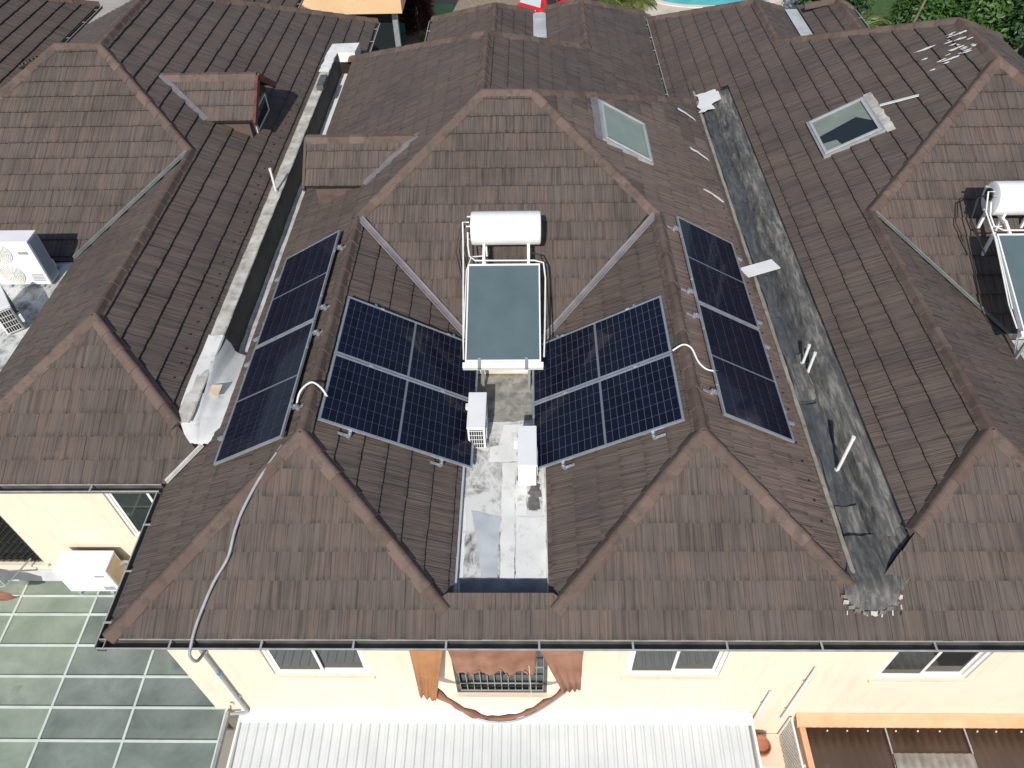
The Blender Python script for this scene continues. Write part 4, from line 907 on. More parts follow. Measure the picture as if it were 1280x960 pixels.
# ------------------------------------------------------------------ air conditioners
GRILL = mat('dark fan grille', (.02,.022,.022), (.04,.042,.042), 10, .5); FIN = mat('black condenser fins', (.008,.009,.008), (.018,.019,.017), 30, .6)
BRUST = mat('dusty beige side panel', (.50,.40,.27), (.60,.50,.36), 4, .7)
def aircon(label, loc, rz, w=.85, d=.32, h=.60, fans=1, coil_side=1, tint=None, feet=True, pale=False):
    a = thing('air_conditioner', label, 'air conditioner', loc, 'outdoor air conditioning units'); a.rotation_euler = (0,0,R(rz))
    MB().box((-w/2,-d/2,.05),(w/2,d/2,.05+h), bev=.012).build('casing', WHITEMETAL, a)
    MB().box((-w/2-.008,-d/2-.008,.05+h-.03),(w/2+.008,d/2+.008,.058+h), bev=.01).build('lid', WHITEMETAL, a)
    r = min(w*.29, h/max(1,fans)*.44); cx = -w*.14
    RING = WHITEMETAL
    for k in range(fans):
        cz = .05+h*(k+.5)/fans
        f = empty('fan', (cx,-d/2-.004,cz), a)
        mb = MB(); nn = 28
        mb.add([(0,-.002,0)]+[(r*math.cos(2*math.pi*j/nn),-.002,r*math.sin(2*math.pi*j/nn)) for j in range(nn)], [(0,1+j,1+(j+1)%nn) for j in range(nn)])
        mb.build('fan_opening', GRILL if not pale else mat('pale fan grille', (.60,.57,.50), (.70,.68,.62), 12, .6), f)
        for rr in [r*(q+1)/7 for q in range(7)]: MB().tube([(rr*math.cos(2*math.pi*j/nn),-.010,rr*math.sin(2*math.pi*j/nn)) for j in range(nn+1)], .0045, 5, False).build('grille_ring', RING, f)
        for q in range(8):
            t_ = math.pi*q/8; MB().bar((-r*math.cos(t_),-.014,-r*math.sin(t_)),(r*math.cos(t_),-.014,r*math.sin(t_)),.006,.006,(0,1,0)).build('grille_spoke', RING, f)
        MB().tube([(0,-.012,0),(0,-.022,0)], r*.17, 14).build('hub', RING, f)
    MB().box((w*.22,-d/2-.006,.05+h*.72),(w*.40,-d/2-.001,.05+h*.78)).build('badge', STEEL, a)
    for q in range(5): MB().box((w*.22,-d/2-.007,.05+h*(.10+.035*q)),(w*.44,-d/2-.001,.05+h*(.115+.035*q))).build('louvre', STEEL, a)
    xs = coil_side*(w/2+.002)
    MB().box((min(xs,xs+coil_side*.006),-d/2+.03,.09),(max(xs,xs+coil_side*.006),d/2-.03,.05+h-.05)).build('side_panel', tint or FIN, a)
    if not tint:
        for q in range(7): MB().bar((xs+coil_side*.012,-d/2+.03+(d-.06)*q/6,.09),(xs+coil_side*.012,-d/2+.03+(d-.06)*q/6,.05+h-.05),.007,.007,(0,1,0)).build('guard_wire', WHITEMETAL, a)
        for q in range(5): MB().bar((xs+coil_side*.016,-d/2+.03,.09+(h-.1)*q/4),(xs+coil_side*.016,d/2-.03,.09+(h-.1)*q/4),.007,.007).build('guard_wire', WHITEMETAL, a)
    MB().box((-w/2+.04,d/2-.002,.1),(w/2-.04,d/2+.006,.05+h-.06)).build('rear_coil', FIN, a)
    MB().box((w/2-.13,d/2,.16),(w/2-.03,d/2+.07,.34), bev=.01).build('valve_cover', WHITEMETAL, a)
    if feet:
        for sx in (-.32*w,.32*w): MB().box((sx-.03,-d/2-.03,.0),(sx+.03,d/2+.03,.05)).build('foot', STEEL, a)
    return a
aircon('white air conditioner on the slab, beside the left solar panels', (-.81,7.56,.0), 90, .72, .27, .50, coil_side=-1)
aircon('white air conditioner on the slab, beside the right solar panels', (-.035,6.86,.0), 90, .74, .27, .50, coil_side=1)
aircon('large twin fan air conditioner on the left house roof slab', (-9.74,11.36,.1), 0, 1.0, .36, 1.0, 2, 1, mat('grey blue side panel', (.36,.42,.48), (.42,.48,.54), 2, .4), pale=True)
aircon('small air conditioner in front of the twin fan unit', (-9.55,10.15,.1), -52, .80, .30, .56)
aircon('white air conditioner hung on the left house front wall', (-7.80,LWY-.34,-3.02), 0, .92, .40, .72, 0, 1, BRUST)
aircon('air conditioner with wire guard beside the right edge heater', (8.30,7.75,.0), 60, .80, .30, .58)
for o in [o for o in C.objects if o.get('label','').startswith('white air conditioner hung')]:
    for sx in (-.3,.3):
        f = MB(); f.box((sx-.02,-.22,-.04),(sx+.02,.33,.0)); f.bar((sx,-.18,-.03),(sx,.32,-.36),.03,.03); f.build('wall_bracket', STEEL, o)
    MB().tube([(.44,.1,.45),(.50,.2,.4),(.52,.30,.2),(.5,.31,-.3)], .03, 8).build('pipe', PVC, o)
S2 = thing('roof_slab', 'grey concrete slab on the left house under two air conditioners', 'slab')
MB().box((XS0+LX-.1,6.99,-.05),(XS1+LX+.04,12.1,.1)).build('slab', SLAB, S2)
sheet([(-9.3,11.55),(-9.12,11.5),(-9.12,11.9),(-9.35,11.9)], .106, 'paint_patch', SEAL, S2, .03, .08, 61)
S3 = thing('roof_slab', 'concrete slab at the right edge below the second heater', 'slab')
MB().box((XS0+RX-.03,4.58,-.10),(XS1+RX+.03,9.62,.0)).build('slab', SLAB, S3)

# ------------------------------------------------------------------ conduits
def slopeL(x): return ZR+(x-XL)*TP
pts = [(-3.42,6.62,1.20),(-3.46,6.42,1.12)]
path = [(-3.40,6.30),(-3.62,5.95),(-3.82,5.58),(-3.92,5.30),(-3.98,5.0),(-4.14,4.72),(-4.26,4.42),(-4.33,4.2),(-4.36,4.02)]
for x, y in path: pts.append((x, y, min(slopeL(x), TP*(y-YT)+.0)+.085))
pts += [(-4.37,3.93,-.06),(-4.36,3.97,-.3),(-4.36,4.3,-.5)]
def smooth(p, n=5):
    p = [Vector(q) for q in p]; out = []
    for i in range(len(p)-1):
        a, b, c, d = p[max(i-1,0)], p[i], p[i+1], p[min(i+2,len(p)-1)]
        for k in range(n):
            t_ = k/n; out.append(.5*((2*b)+(-a+c)*t_+(2*a-5*b+4*c-d)*t_*t_+(-a+3*b-3*c+d)*t_**3))
    return out+[p[-1]]
tag(MB().tube(smooth(pts), .021, 10).build('conduit', HOSE), 'grey flexible conduit snaking down the front left hip to the eave', 'conduit')
tag(MB().tube(smooth([(-3.36,7.05,1.2),(-3.30,7.22,1.36),(-3.14,7.32,1.45),(-2.98,7.22,1.44),(-2.9,7.15,1.32)]), .015, 10).build('conduit', PVC), 'white conduit arching over the left wing ridge', 'conduit')
tag(MB().tube(smooth([(2.16,8.05,1.33),(2.30,8.06,1.44),(2.42,8.0,1.42),(2.5,7.8,1.34),(2.62,7.70,1.28),(2.78,7.72,1.22)]), .014, 10).build('conduit', PVC), 'white wavy conduit crossing the right wing ridge', 'conduit')

# ------------------------------------------------------------------ cloth awnings
def cloth(corners, nu, nv, name, m, parent, amp=.05, waves=3.0, rag=.06, seed=0, droop=0.0):
    """corners: top-left, top-right, bottom-right, bottom-left"""
    rd = random.Random(seed); tl, tr, br, bl = [Vector(c) for c in corners]; vs = []
    nrm = (tr-tl).cross(bl-tl).normalized(); low = [rd.uniform(0,rag) for _ in range(nu+1)]
    for j in range(nv+1):
        for i in range(nu+1):
            s, t_ = i/nu, j/nv; t2 = t_*(1-low[i]) if j == nv else t_
            p = (tl*(1-s)+tr*s)*(1-t2)+(bl*(1-s)+br*s)*t2
            p += nrm*(amp*(.3+t_)*math.sin(s*waves*2*math.pi+seed+1.3*t_)+amp*.4*math.sin(s*waves*5+t_*4)); p.z -= droop*math.sin(math.pi*s)*(.4+.6*t_)
            vs.append(p)
    k = nu+1
    o = MB().add(vs, [(j*k+i,j*k+i+1,(j+1)*k+i+1,(j+1)*k+i) for j in range(nv) for i in range(nu)])
    o.smooth = True; o = o.build(name, m, parent); md = o.modifiers.new('thickness', 'SOLIDIFY'); md.thickness = .006; return o
aw = thing('torn_awning', 'torn rust brown cloth awning on a curved rail over the barred window', 'awning')
hoop = [(-1.62+2.34*i/16, 4.36-.60*math.sin(math.pi*i/16), -1.92) for i in range(17)]
MB().tube([(-1.62,4.43,-1.92)]+hoop+[(.72,4.43,-1.92)], .016, 8, False).build('curved_rail', STEEL, aw)
for x in (-1.62,.72): MB().tube([(x,4.43,-.62),(x,4.33,-.62),(x,4.33,-1.92)], .014, 8).build('side_rod', STEEL, aw)
MB().tube([(-.05,4.36,-.5),(.02,4.0,-1.95)], .004, 5).build('cord', PVC, aw)
cloth([(-1.66,4.28,-.55),(-1.18,4.30,-.55),(-1.38,4.02,-1.85),(-1.63,4.12,-1.90)], 24, 16, 'cloth_panel', CLOTH2, aw, .016, 3.0, .03, 2)
cloth([(-1.12,4.24,-.55),(.08,4.24,-.55),(.05,4.22,-1.36),(-1.05,4.22,-1.40)], 34, 12, 'cloth_panel', CLOTH, aw, .022, 4.0, .22, 5)
cloth([(.10,4.26,-.55),(.70,4.24,-.55),(.72,4.16,-1.75),(.46,4.05,-1.55)], 24, 16, 'cloth_panel', CLOTH, aw, .016, 3.4, .03, 8)
rollp = []
for i in range(25):
    t_ = i/24; x = -1.50+2.06*t_; rollp.append((x+.01*math.sin(i*2.1), 4.31-.50*math.sin(math.pi*(.04+.93*t_)), -1.88-.05*math.sin(math.pi*t_)+.015*math.sin(i*1.7)))
MB().tube(rollp, [.018+.030*abs(math.sin(i*.55+.6))*(1-.5*i/24)+.010*(i%3) for i in range(25)], 9).build('rolled_cloth', CLOTH, aw)
aw2 = thing('torn_awning', 'torn brown awning rag over the lattice window at the left edge', 'awning')
cloth([(-10.3,6.62,-.75),(-9.42,6.62,-.75),(-9.35,6.45,-1.75),(-10.3,6.45,-1.75)], 16, 12, 'cloth_panel', CLOTH, aw2, .04, 2.2, .35, 4)
cloth([(-10.2,6.25,-2.6),(-9.2,6.2,-2.75),(-9.1,6.15,-2.95),(-10.2,6.2,-2.82)], 14, 5, 'cloth_panel', CLOTH, aw2, .05, 2.0, .4, 6)
MB().tube([(-10.3,6.25,-2.6),(-9.9,6.2,-2.66),(-9.3,6.3,-2.7),(-9.1,6.85,-2.7)], .016, 8).build('curved_rail', STEEL, aw2)
MB().tube([(-9.75,6.6,-1.2),(-9.3,6.3,-2.7)], .004, 5).build('cord', PVC, aw2)

# ------------------------------------------------------------------ wall pipes
def wallpipe(pts, r, m, label):
    o = thing('wall_pipe', label, 'pipe', group='pipes on the front walls'); MB().tube(pts, r, 10).build('pipe', m, o)
    p0, p1 = Vector(pts[0]), Vector(pts[-1])
    for t_ in (.25,.8):
        p = p0+(p1-p0)*t_; MB().box((p.x-r*1.7,WY-.012,p.z-.02),(p.x+r*1.7,p.y-.0,p.z+.02)).build('clip', STEEL, o)
    return o
o = wallpipe([(-4.66,4.39,-.3),(-4.66,4.39,-3.34)], .026, HOSE, 'grey downpipe on the front wall left of the white canopy')
MB().tube([(-4.66,4.39,-1.72),(-4.66,4.39,-1.80)], .031, 10).build('joint', mat('blue tape', (.02,.25,.45), rough=.5), o)
MB().tube([(-4.66,4.39,-3.33),(-4.72,4.37,-3.36),(-4.95,4.36,-3.37)], .026, 10).build('elbow', HOSE, o)
wallpipe([(4.12,4.40,-1.55),(4.12,4.40,-3.6)], .022, PVC, 'thin white pipe on the wall right of the white canopy')
wallpipe([(3.68,4.40,-2.45),(3.68,4.40,-4.4)], .022, PVC, 'short white pipe on the wall at the white canopy corner')
fx = thing('hose_tap', 'small brass tap on the front wall left corner', 'tap', (-4.86,4.44,-3.05))
MB().tube([(0,0,0),(0,-.07,0),(0,-.09,-.05)], .014, 8).build('spout', mat('brass', (.45,.33,.14), rough=.4, metal=.8), fx); MB().box((-.04,-.06,.02),(.04,-.04,.035)).build('handle', PVC, fx)

# ------------------------------------------------------------------ white corrugated canopy
cc = thing('corrugated_canopy', 'white corrugated metal canopy under the front windows', 'canopy')
def corr(x0, x1, ya_, yb_, za, zb, pitch, amp, m, name, parent, shape='trap', ny=2):
    xs = []; x = x0; n = int(round((x1-x0)/pitch))
    p = (x1-x0)/n
    for i in range(n):
        a = x0+i*p
        if shape == 'trap': xs += [(a,0),(a+p*.55,0),(a+p*.66,amp),(a+p*.88,amp)]
        else: xs += [(a+p*k/6, amp*.5*(1-math.cos(2*math.pi*k/6))) for k in range(6)]
    xs.append((x1,0)); k = len(xs)
    vs = [(X, ya_+(yb_-ya_)*j/ny, za+(zb-za)*j/ny+Z) for j in range(ny+1) for X, Z in xs]
    mb = MB().add(vs, [(j*k+i,j*k+i+1,(j+1)*k+i+1,(j+1)*k+i) for j in range(ny) for i in range(k-1)])
    if shape != 'trap': mb.smooth = True
    o = mb.build(name, m, parent); md = o.modifiers.new('thickness', 'SOLIDIFY'); md.thickness = .004; return o
cx = [-4.76+.92*i for i in range(10)]
for i in range(9): corr(cx[i]+.001, min(cx[i+1],3.55), 4.28, 1.2, -3.44-.002*(i%2), -3.68-.002*(i%2), .148, .028, CORR, 'corrugated_sheet', cc)
fl = MB().add([(-4.78,4.436,-3.30),(3.56,4.436,-3.30),(3.56,4.42,-3.345),(-4.78,4.42,-3.345),(3.56,4.24,-3.385),(-4.78,4.24,-3.385),(3.56,4.24,-3.44),(-4.78,4.24,-3.44)], [(0,1,2,3),(3,2,4,5),(5,4,6,7)]); fl.build('wall_flashing', mat('grey painted flashing', (.56,.58,.585), (.66,.68,.685), 1.5, .6, c3=(.48,.48,.47), scale3=4, fac3=(.6,.85)), cc)
MB().box((-4.80,1.2,-3.72),(-4.765,4.42,-3.37)).build('edge_trim', WHITEMETAL, cc); MB().box((3.555,1.2,-3.72),(3.59,4.42,-3.37)).build('edge_trim', WHITEMETAL, cc)
for x in (-4.6,-1.0,3.4): MB().box((x-.04,1.3,GROUND),(x+.04,1.38,-3.72)).build('post', WHITEMETAL, cc)

# ------------------------------------------------------------------ glass canopy on the left
gc = thing('glass_canopy', 'green glass canopy with pale glazing bars beside the left corner', 'canopy')
DARKPANE = canopy_glass(); DARKPANE.name = 'darker canopy glass'  # darker-toned copy of the canopy glass for the right-hand columns
for n in DARKPANE.node_tree.nodes:
    if n.type == 'VALTORGB' and abs(n.color_ramp.elements[0].color[1]-.35) < .01:
        for e, c in zip(n.color_ramp.elements, ((.19,.225,.215),(.33,.375,.35),(.14,.16,.155))): e.color = (*c, 1)
gx = [-13.6,-12.2,-10.78,-9.365,-7.96,-6.575,-5.02]; gy = [1.5,2.10,2.70,3.32,3.92,4.44,4.95,5.49,6.06,6.42,6.74]
zg = lambda y: -3.30-.02*(6.74-y)
for i in range(len(gx)-1):
    for j in range(len(gy)-1):
        a, b, c, d = gx[i]+.012, gx[i+1]-.012, gy[j]+.012, gy[j+1]-.012
        MB().add([(a,c,zg(c)),(b,c,zg(c)),(b,d,zg(d)),(a,d,zg(d)),(a,c,zg(c)-.008),(b,c,zg(c)-.008),(b,d,zg(d)-.008),(a,d,zg(d)-.008)], [(0,1,2,3),(7,6,5,4),(0,4,5,1),(1,5,6,2),(2,6,7,3),(3,7,4,0)]).build('pane', DARKPANE if i >= 4 else CGLASS, gc)
BARM = mat('pale green glazing bar', (.50,.58,.54), (.62,.68,.64), 3, .5)
for y in gy: MB().bar((gx[0],y,zg(y)-.001),(gx[-1]+.03,y,zg(y)-.001),.034,.045).build('glazing_bar', BARM, gc)
for x in gx: MB().bar((x,gy[0],zg(gy[0])-.012),(x,gy[-1],zg(gy[-1])-.012),.040,.06).build('glazing_bar', BARM, gc)
MB().bar((gx[-1]+.03,gy[0],zg(gy[0])-.02),(gx[-1]+.03,4.38,zg(4.38)-.02),.05,.09).build('edge_beam', STEEL, gc)
MB().add([(-13.6,6.875,-3.16),(-5.25,6.875,-3.16),(-5.25,6.70,-3.26),(-13.6,6.70,-3.26)], [(0,1,2,3)]).build('wall_flashing', mat('grey cement fillet', (.40,.42,.43), (.50,.52,.53), 3, .7), gc)
for x in (-13.5,-9.3,-5.1): MB().box((x-.05,1.6,GROUND),(x+.05,1.7,-3.45)).build('post', STEEL, gc)

# ------------------------------------------------------------------ brown canopy on the right
bc = thing('brown_canopy', 'brown plastic corrugated canopy with terracotta frame at lower right', 'canopy')
bxs = [4.46,5.74,7.0,8.26,9.5]
for i in range(4): corr(bxs[i]+.004, bxs[i+1]-.004, 4.27, 1.4, -3.57, -3.72, .14, .011, BROWNP, 'corrugated_sheet', bc, 'wave', 3)
corr(5.745, 6.995, 3.86, 1.4, -3.545, -3.672, .14, .022, FIBRE, 'fibre_sheet', bc, 'wave', 3)
for x in bxs[1:-1]: MB().bar((x,4.27,-3.545),(x,3.86,-3.565),.022,.03).build('seam_bar', ALU, bc)
MB().add([(4.33,4.436,-3.42),(9.5,4.436,-3.42),(9.5,4.40,-3.47),(4.33,4.40,-3.47),(9.5,4.255,-3.53),(4.33,4.255,-3.53),(9.5,4.255,-3.58),(4.33,4.255,-3.58)], [(0,1,2,3),(3,2,4,5),(5,4,6,7)]).build('wall_flashing', ORANGEF, bc)
MB().box((4.36,1.4,-3.66),(4.455,4.25,-3.53)).build('side_beam', ORANGEF, bc)
for x in (4.8,5.12,5.45,5.9,6.25,6.6,7.2,7.5,7.9): MB().tube([(x,4.20,-3.56),(x,4.20,-3.535)], .012, 8).build('screw_cap', PVC, bc)
for x in (4.41,9.4): MB().box((x-.05,1.5,GROUND),(x+.05,1.6,-3.66)).build('post', ORANGEF, bc)
lt = thing('lattice_screen', 'white wooden lattice screen hanging under the brown canopy edge', 'lattice')
x_ = 4.27; ya_, yb_, z0_, z1_ = 2.2, 4.40, -5.2, -3.56
for s in (-1,1):
    k = -30
    while k < 60:
        c = k*.085; k += 1
        pa = []                                     # line z = z0 + s*(y-ya)+c clipped to the rectangle
        y0c, y1c = ya_, yb_
        f_ = lambda y: (z0_+(y-ya_)+c) if s > 0 else (z1_-(y-ya_)-c)
        g_ = lambda z: (z-z0_-c+ya_) if s > 0 else (z1_-c-z+ya_)
        lo, hi = sorted((g_(z0_), g_(z1_))); lo = max(lo, ya_); hi = min(hi, yb_)
        if hi-lo > .03: MB().bar((x_+s*.005,lo,f_(lo)),(x_+s*.005,hi,f_(hi)),.028,.008,(1,0,0)).build('slat', WHITE, lt)
for a, b in (((x_,ya_,z1_),(x_,yb_,z1_)),((x_,yb_,z0_),(x_,yb_,z1_)),((x_,ya_,z0_),(x_,yb_,z0_)),((x_,ya_,z0_),(x_,ya_,z1_))): MB().bar(a, b, .03, .05, (1,0,0) if a[1] == b[1] else (0,0,1)).build('frame', WHITE, lt)
tp_ = thing('terracotta_pot', 'terracotta pot beside the white lattice at the canopy corner', 'pot', (3.86,4.15,-4.4))
mb = MB(); prof = [(.0,0),(.10,0),(.15,.22),(.165,.22),(.165,.27),(.145,.27),(.13,.22),(.0,.2)]
for r_, z in prof:
    for j in range(16): mb.v.append(Vector((r_*math.cos(j*math.pi/8), r_*math.sin(j*math.pi/8), z)))
for i in range(len(prof)-1):
    for j in range(16): mb.f.append((i*16+j,i*16+(j+1)%16,(i+1)*16+(j+1)%16,(i+1)*16+j)); mb.mi.append(0)
mb.build('pot', mat('terracotta', (.36,.13,.07), (.44,.19,.11), 5, .8), tp_)
MB().box((-.5,-.25,-1.9),(.5,.28,-.003)).build('ledge', CREAM, tp_)

# ------------------------------------------------------------------ yard clutter in the gap left of the white canopy
dk = structure('yard_slab', MB().box((-5.0,1.5,GROUND),(-4.82,4.43,-5.2)), CONC)
cr = thing('plank_stack', 'stack of weathered planks in the gap beside the white canopy', 'planks', (-4.93,3.6,-4.3))
MB().box((-.14,-1.6,-.9),(.12,.7,-.08)).build('base', CONC, cr)
for k in range(4): MB().box((-.13+.05*k,-1.2+.1*k,-.075+.03*k),(-.03+.05*k,.5-.15*k,-.048+.03*k)).build('plank', WOODM if k % 2 else LIGHTBOX, cr)

# ================================================================== ground and background
GM = mat('pale concrete ground', (.30,.28,.25), (.40,.37,.33), .6, .9, bmp=.2, bscale=8, c3=(.22,.20,.18), scale3=1.2)
structure('ground', MB().add([(-300,-120,GROUND),(300,-120,GROUND),(300,420,GROUND),(-300,420,GROUND)], [(0,1,2,3)]), GM)
def flat(name, pts, dz, m): return structure(name, MB().add([(x,y,GROUND+dz) for x,y in pts], [tuple(range(len(pts)))]), m)
flat('lane', [(-12,31),(5.6,31),(5.6,70),(-12,70)], .004, mat('brown gravel paving', (.22,.165,.115), (.32,.25,.18), 9, .95, bmp=.5, bscale=30, c3=(.40,.33,.25), scale3=25))
flat('pool_deck', [(5.6,30),(16,30),(16,70),(5.6,70)], .004, mat('pale stone deck', (.50,.44,.36), (.60,.54,.46), 1.5, .85, bmp=.2, bscale=20))
flat('lawn', [(16,28),(60,28),(60,70),(16,70)], .004, mat('grass green', (.035,.075,.015), (.06,.11,.025), 4, .95, bmp=.6, bscale=40))
flat('brick_path', [(5.9,33.5),(7.2,33.5),(7.2,38.6),(5.9,38.6)], .008, mat('terracotta paving', (.30,.12,.07), (.38,.18,.11), 5, .85))
def pool():
    m, nt, b = nodes_of('pool water'); nt.links.new(ramp(nt, [(.3,(.06,.42,.42)),(.7,(.12,.55,.54))], noise(nt, 1.2)), b.inputs['Base Color'])
    b.inputs['Roughness'].default_value = .06; bump(nt, b, noise(nt, 3.5), .15, .05); return m
pp = []
for k in range(48):
    t_ = 2*math.pi*k/48; pp.append((10.2+3.9*math.cos(t_), 45.0+(3.7+.5*math.cos(2*t_))*math.sin(t_)))
flat('pool_water', pp, .010, pool())
cop = MB(); n = 48
for k in range(n):
    a = Vector((*pp[k],0)); c = Vector((10.2,45,0)); o_ = a+(a-c).normalized()*.32; cop.v += [Vector((a.x,a.y,GROUND+.05)), Vector((o_.x,o_.y,GROUND+.05)), Vector((a.x,a.y,GROUND-.1)), Vector((o_.x,o_.y,GROUND))]
for k in range(n):
    a, b = k*4, ((k+1)%n)*4; cop.f += [(a,a+1,b+1,b),(a,b,b+2,a+2),(a+1,a+3,b+3,b+1)]; cop.mi += [0]*3
structure('pool_coping', cop, mat('pale coping', (.60,.56,.48), (.68,.64,.56), 2, .8))
rw = thing('garden_wall', 'cream garden wall with brown gate seen through the gap between roofs', 'wall', (6.3,31.6,GROUND))
MB().box((-2.0,0,0),(.15,.2,2.2)).build('wall', CREAM, rw); MB().box((.95,0,0),(3.0,.2,2.2)).build('wall', CREAM, rw)
MB().box((.16,.05,0),(.94,.11,2.0)).build('gate', WOODM, rw); MB().tube([(.86,.05,1.0),(.86,.0,1.0)], .03, 8).build('handle', STEEL, rw)

# neighbour building across the lane
TAN = mat('tan render', (.66,.44,.24), (.72,.50,.29), .7, .85, c3=(.60,.40,.22), scale3=2)
nb = thing('neighbour_building', 'tan building with overhanging upper storey behind the left house', 'building', (-13,32.7,GROUND))
MB().box((2.4,0,3.3),(7.75,9,9.5)).build('upper_storey', TAN, nb)
MB().box((2.4,6.5,0),(7.4,9,3.298)).build('ground_floor_wall', TAN, nb)
MB().box((5.2,1.6,0),(5.3,6.5,3.298)).build('side_wall', WOODM, nb)
MB().box((7.2,.6,0),(7.42,.82,3.298)).build('post', STEEL, nb); MB().box((5.3,.9,.1),(7.18,.94,3.2)).build('glass_door', WGLASS, nb)
w_ = empty('window', (0,0,0), nb); MB().box((3.0,-.04,3.95),(4.25,.05,5.6)).build('frame', WHITE, w_); MB().box((3.07,-.05,4.02),(4.18,-.035,5.5)).build('pane', mat('pale curtain glass', (.45,.46,.44), (.55,.56,.54), 4, .2), w_)
mt = MB().box((-5.0,37.6,GROUND+.006),(-4.0,42.6,GROUND+.03)).build('turf_mat', mat('bright green mat', (.16,.36,.10), (.22,.44,.14), 5, .9)); tag(mt, 'bright green turf mat on the lane beside the dark shrubs', 'mat')
ch = thing('garden_chair', 'teal garden chair in the shade of the tan building', 'chair', (-6.3,37.6,GROUND)); TEAL = mat('teal plastic', (.02,.16,.13), (.03,.2,.17), 4, .4)
MB().box((-.28,-.25,.40),(.28,.25,.44), bev=.01).build('seat', TEAL, ch); MB().box((-.28,.22,.44),(.28,.26,.92), bev=.01).build('backrest', TEAL, ch)
for sx in (-.24,.24):
    for sy in (-.2,.22): MB().box((sx-.02,sy-.02,0),(sx+.02,sy+.02,.40)).build('leg', TEAL, ch)

# ------------------------------------------------------------------ vegetation
def leaf_mat(name, a, b, trans=.25):
    m, nt, bs_ = nodes_of(name); g = N(nt, 'ShaderNodeNewGeometry')
    nt.links.new(ramp(nt, [(.0,a),(1.0,b)], g.outputs['Random Per Island']), bs_.inputs['Base Color']); bs_.inputs['Roughness'].default_value = .5
    bs_.inputs['Transmission Weight'].default_value = 0
    t_ = N(nt, 'ShaderNodeBsdfTranslucent'); t_.inputs[0].default_value = (b[0]*1.6,b[1]*1.6,b[2],1); mx = N(nt, 'ShaderNodeMixShader'); mx.inputs[0].default_value = trans
    nt.links.new(bs_.outputs[0], mx.inputs[1]); nt.links.new(t_.outputs[0], mx.inputs[2]); nt.links.new(mx.outputs[0], nt.nodes['Material Output'].inputs[0]); return m
LG = leaf_mat('mid green leaves', (.025,.070,.012), (.075,.155,.030)); LD = leaf_mat('dark green leaves', (.012,.035,.010), (.035,.080,.020)); LP = leaf_mat('palm leaves', (.07,.115,.02), (.17,.20,.045)); LR_ = leaf_mat('dark red leaves', (.035,.010,.014), (.11,.035,.04))
BARK = mat('grey brown bark', (.11,.085,.065), (.19,.155,.125), 8, .9, bmp=.6, bscale=25, stretch=(1,1,.3))
def tree(name, label, loc, h, rad, n, leafm, seed, leaf=.22, lean=(0,0)):
    rd = random.Random(seed); t = thing(name, label, 'tree', loc, 'garden trees behind the houses')
    tr = MB(); top = Vector((lean[0],lean[1],h)); limbs = []
    tr.tube([(0,0,-.1),top*.35+Vector((rd.uniform(-.1,.1),0,0)),top*.7,top], [.16,.13,.09,.04], 9)
    for k in range(9):
        a = rd.uniform(0,6.28); s = top*rd.uniform(.35,.85); e = s+Vector((math.cos(a)*rad*rd.uniform(.5,.9),math.sin(a)*rad*rd.uniform(.5,.9),rd.uniform(.2,.9)*h*.35)); mid = (s+e)/2+Vector((0,0,.15)); tr.tube([s,mid,e],[.06,.04,.015],6); limbs.append((s,mid,e))
    tr.build('trunk', BARK, t)
    cl = []
    for s, m_, e in limbs:
        cl += [(e, rad*rd.uniform(.28,.45)), (m_, rad*rd.uniform(.25,.38))]
    cl += [(top+Vector((rd.uniform(-.4,.4)*rad,rd.uniform(-.4,.4)*rad,rd.uniform(-.3,.3)*rad)), rad*rd.uniform(.3,.5)) for _ in range(8)]
    vs, fs = [], []
    for k in range(n):
        c, r = rd.choice(cl); d = Vector((rd.gauss(0,1),rd.gauss(0,1),rd.gauss(0,1))).normalized(); p = c+d*r*(rd.random()**.4)
        nrm = (d+Vector((0,0,.7))+Vector((rd.uniform(-.7,.7),rd.uniform(-.7,.7),rd.uniform(-.5,.5)))).normalized(); a = nrm.orthogonal().normalized(); a = (Matrix.Rotation(rd.uniform(0,6.28),3,nrm) @ a); b = nrm.cross(a); L = leaf*rd.uniform(.6,1.3); q = len(vs)
        vs += [p-a*L*.5, p+b*L*.24-a*L*.05, p+a*L*.5+nrm*(-L*.12), p-b*L*.24-a*L*.05]; fs.append((q,q+1,q+2,q+3))
    MB().add(vs, fs).build('crown', leafm, t, fix=False); return t
def frond(mb, o, a, L, up, droop, rd, width=.5, m=0):
    d = Vector((math.cos(a),math.sin(a),0)); spine = []
    for i in range(13):
        s = i/12; spine.append(o+d*(L*s*(1-.15*s))+Vector((0,0,up*s*L-droop*L*s*s)))
    mb.tube(spine, [.03*(1-.8*i/12)+.004 for i in range(13)], 5, False, m)
    side = d.cross(Vector((0,0,1)))
    for i in range(1, 26):
        s = i/26; k = min(11,int(s*12)); f_ = s*12-k; p = spine[k]*(1-f_)+spine[k+1]*f_; t_ = (spine[k+1]-spine[k]).normalized()
        l = width*L*math.sin(math.pi*(.12+.82*s))*rd.uniform(.8,1.1)
        for sg in (-1,1):
            e = p+(side*sg*.8+t_*.65).normalized()*l+Vector((0,0,-l*rd.uniform(.15,.45))); w = t_*.035*L*.4; q = (p+e)/2+Vector((0,0,.06*l))
            mb.add([p-w*.4, p+w*.4, q+w, e, q-w], [(0,1,2,3,4)], m)
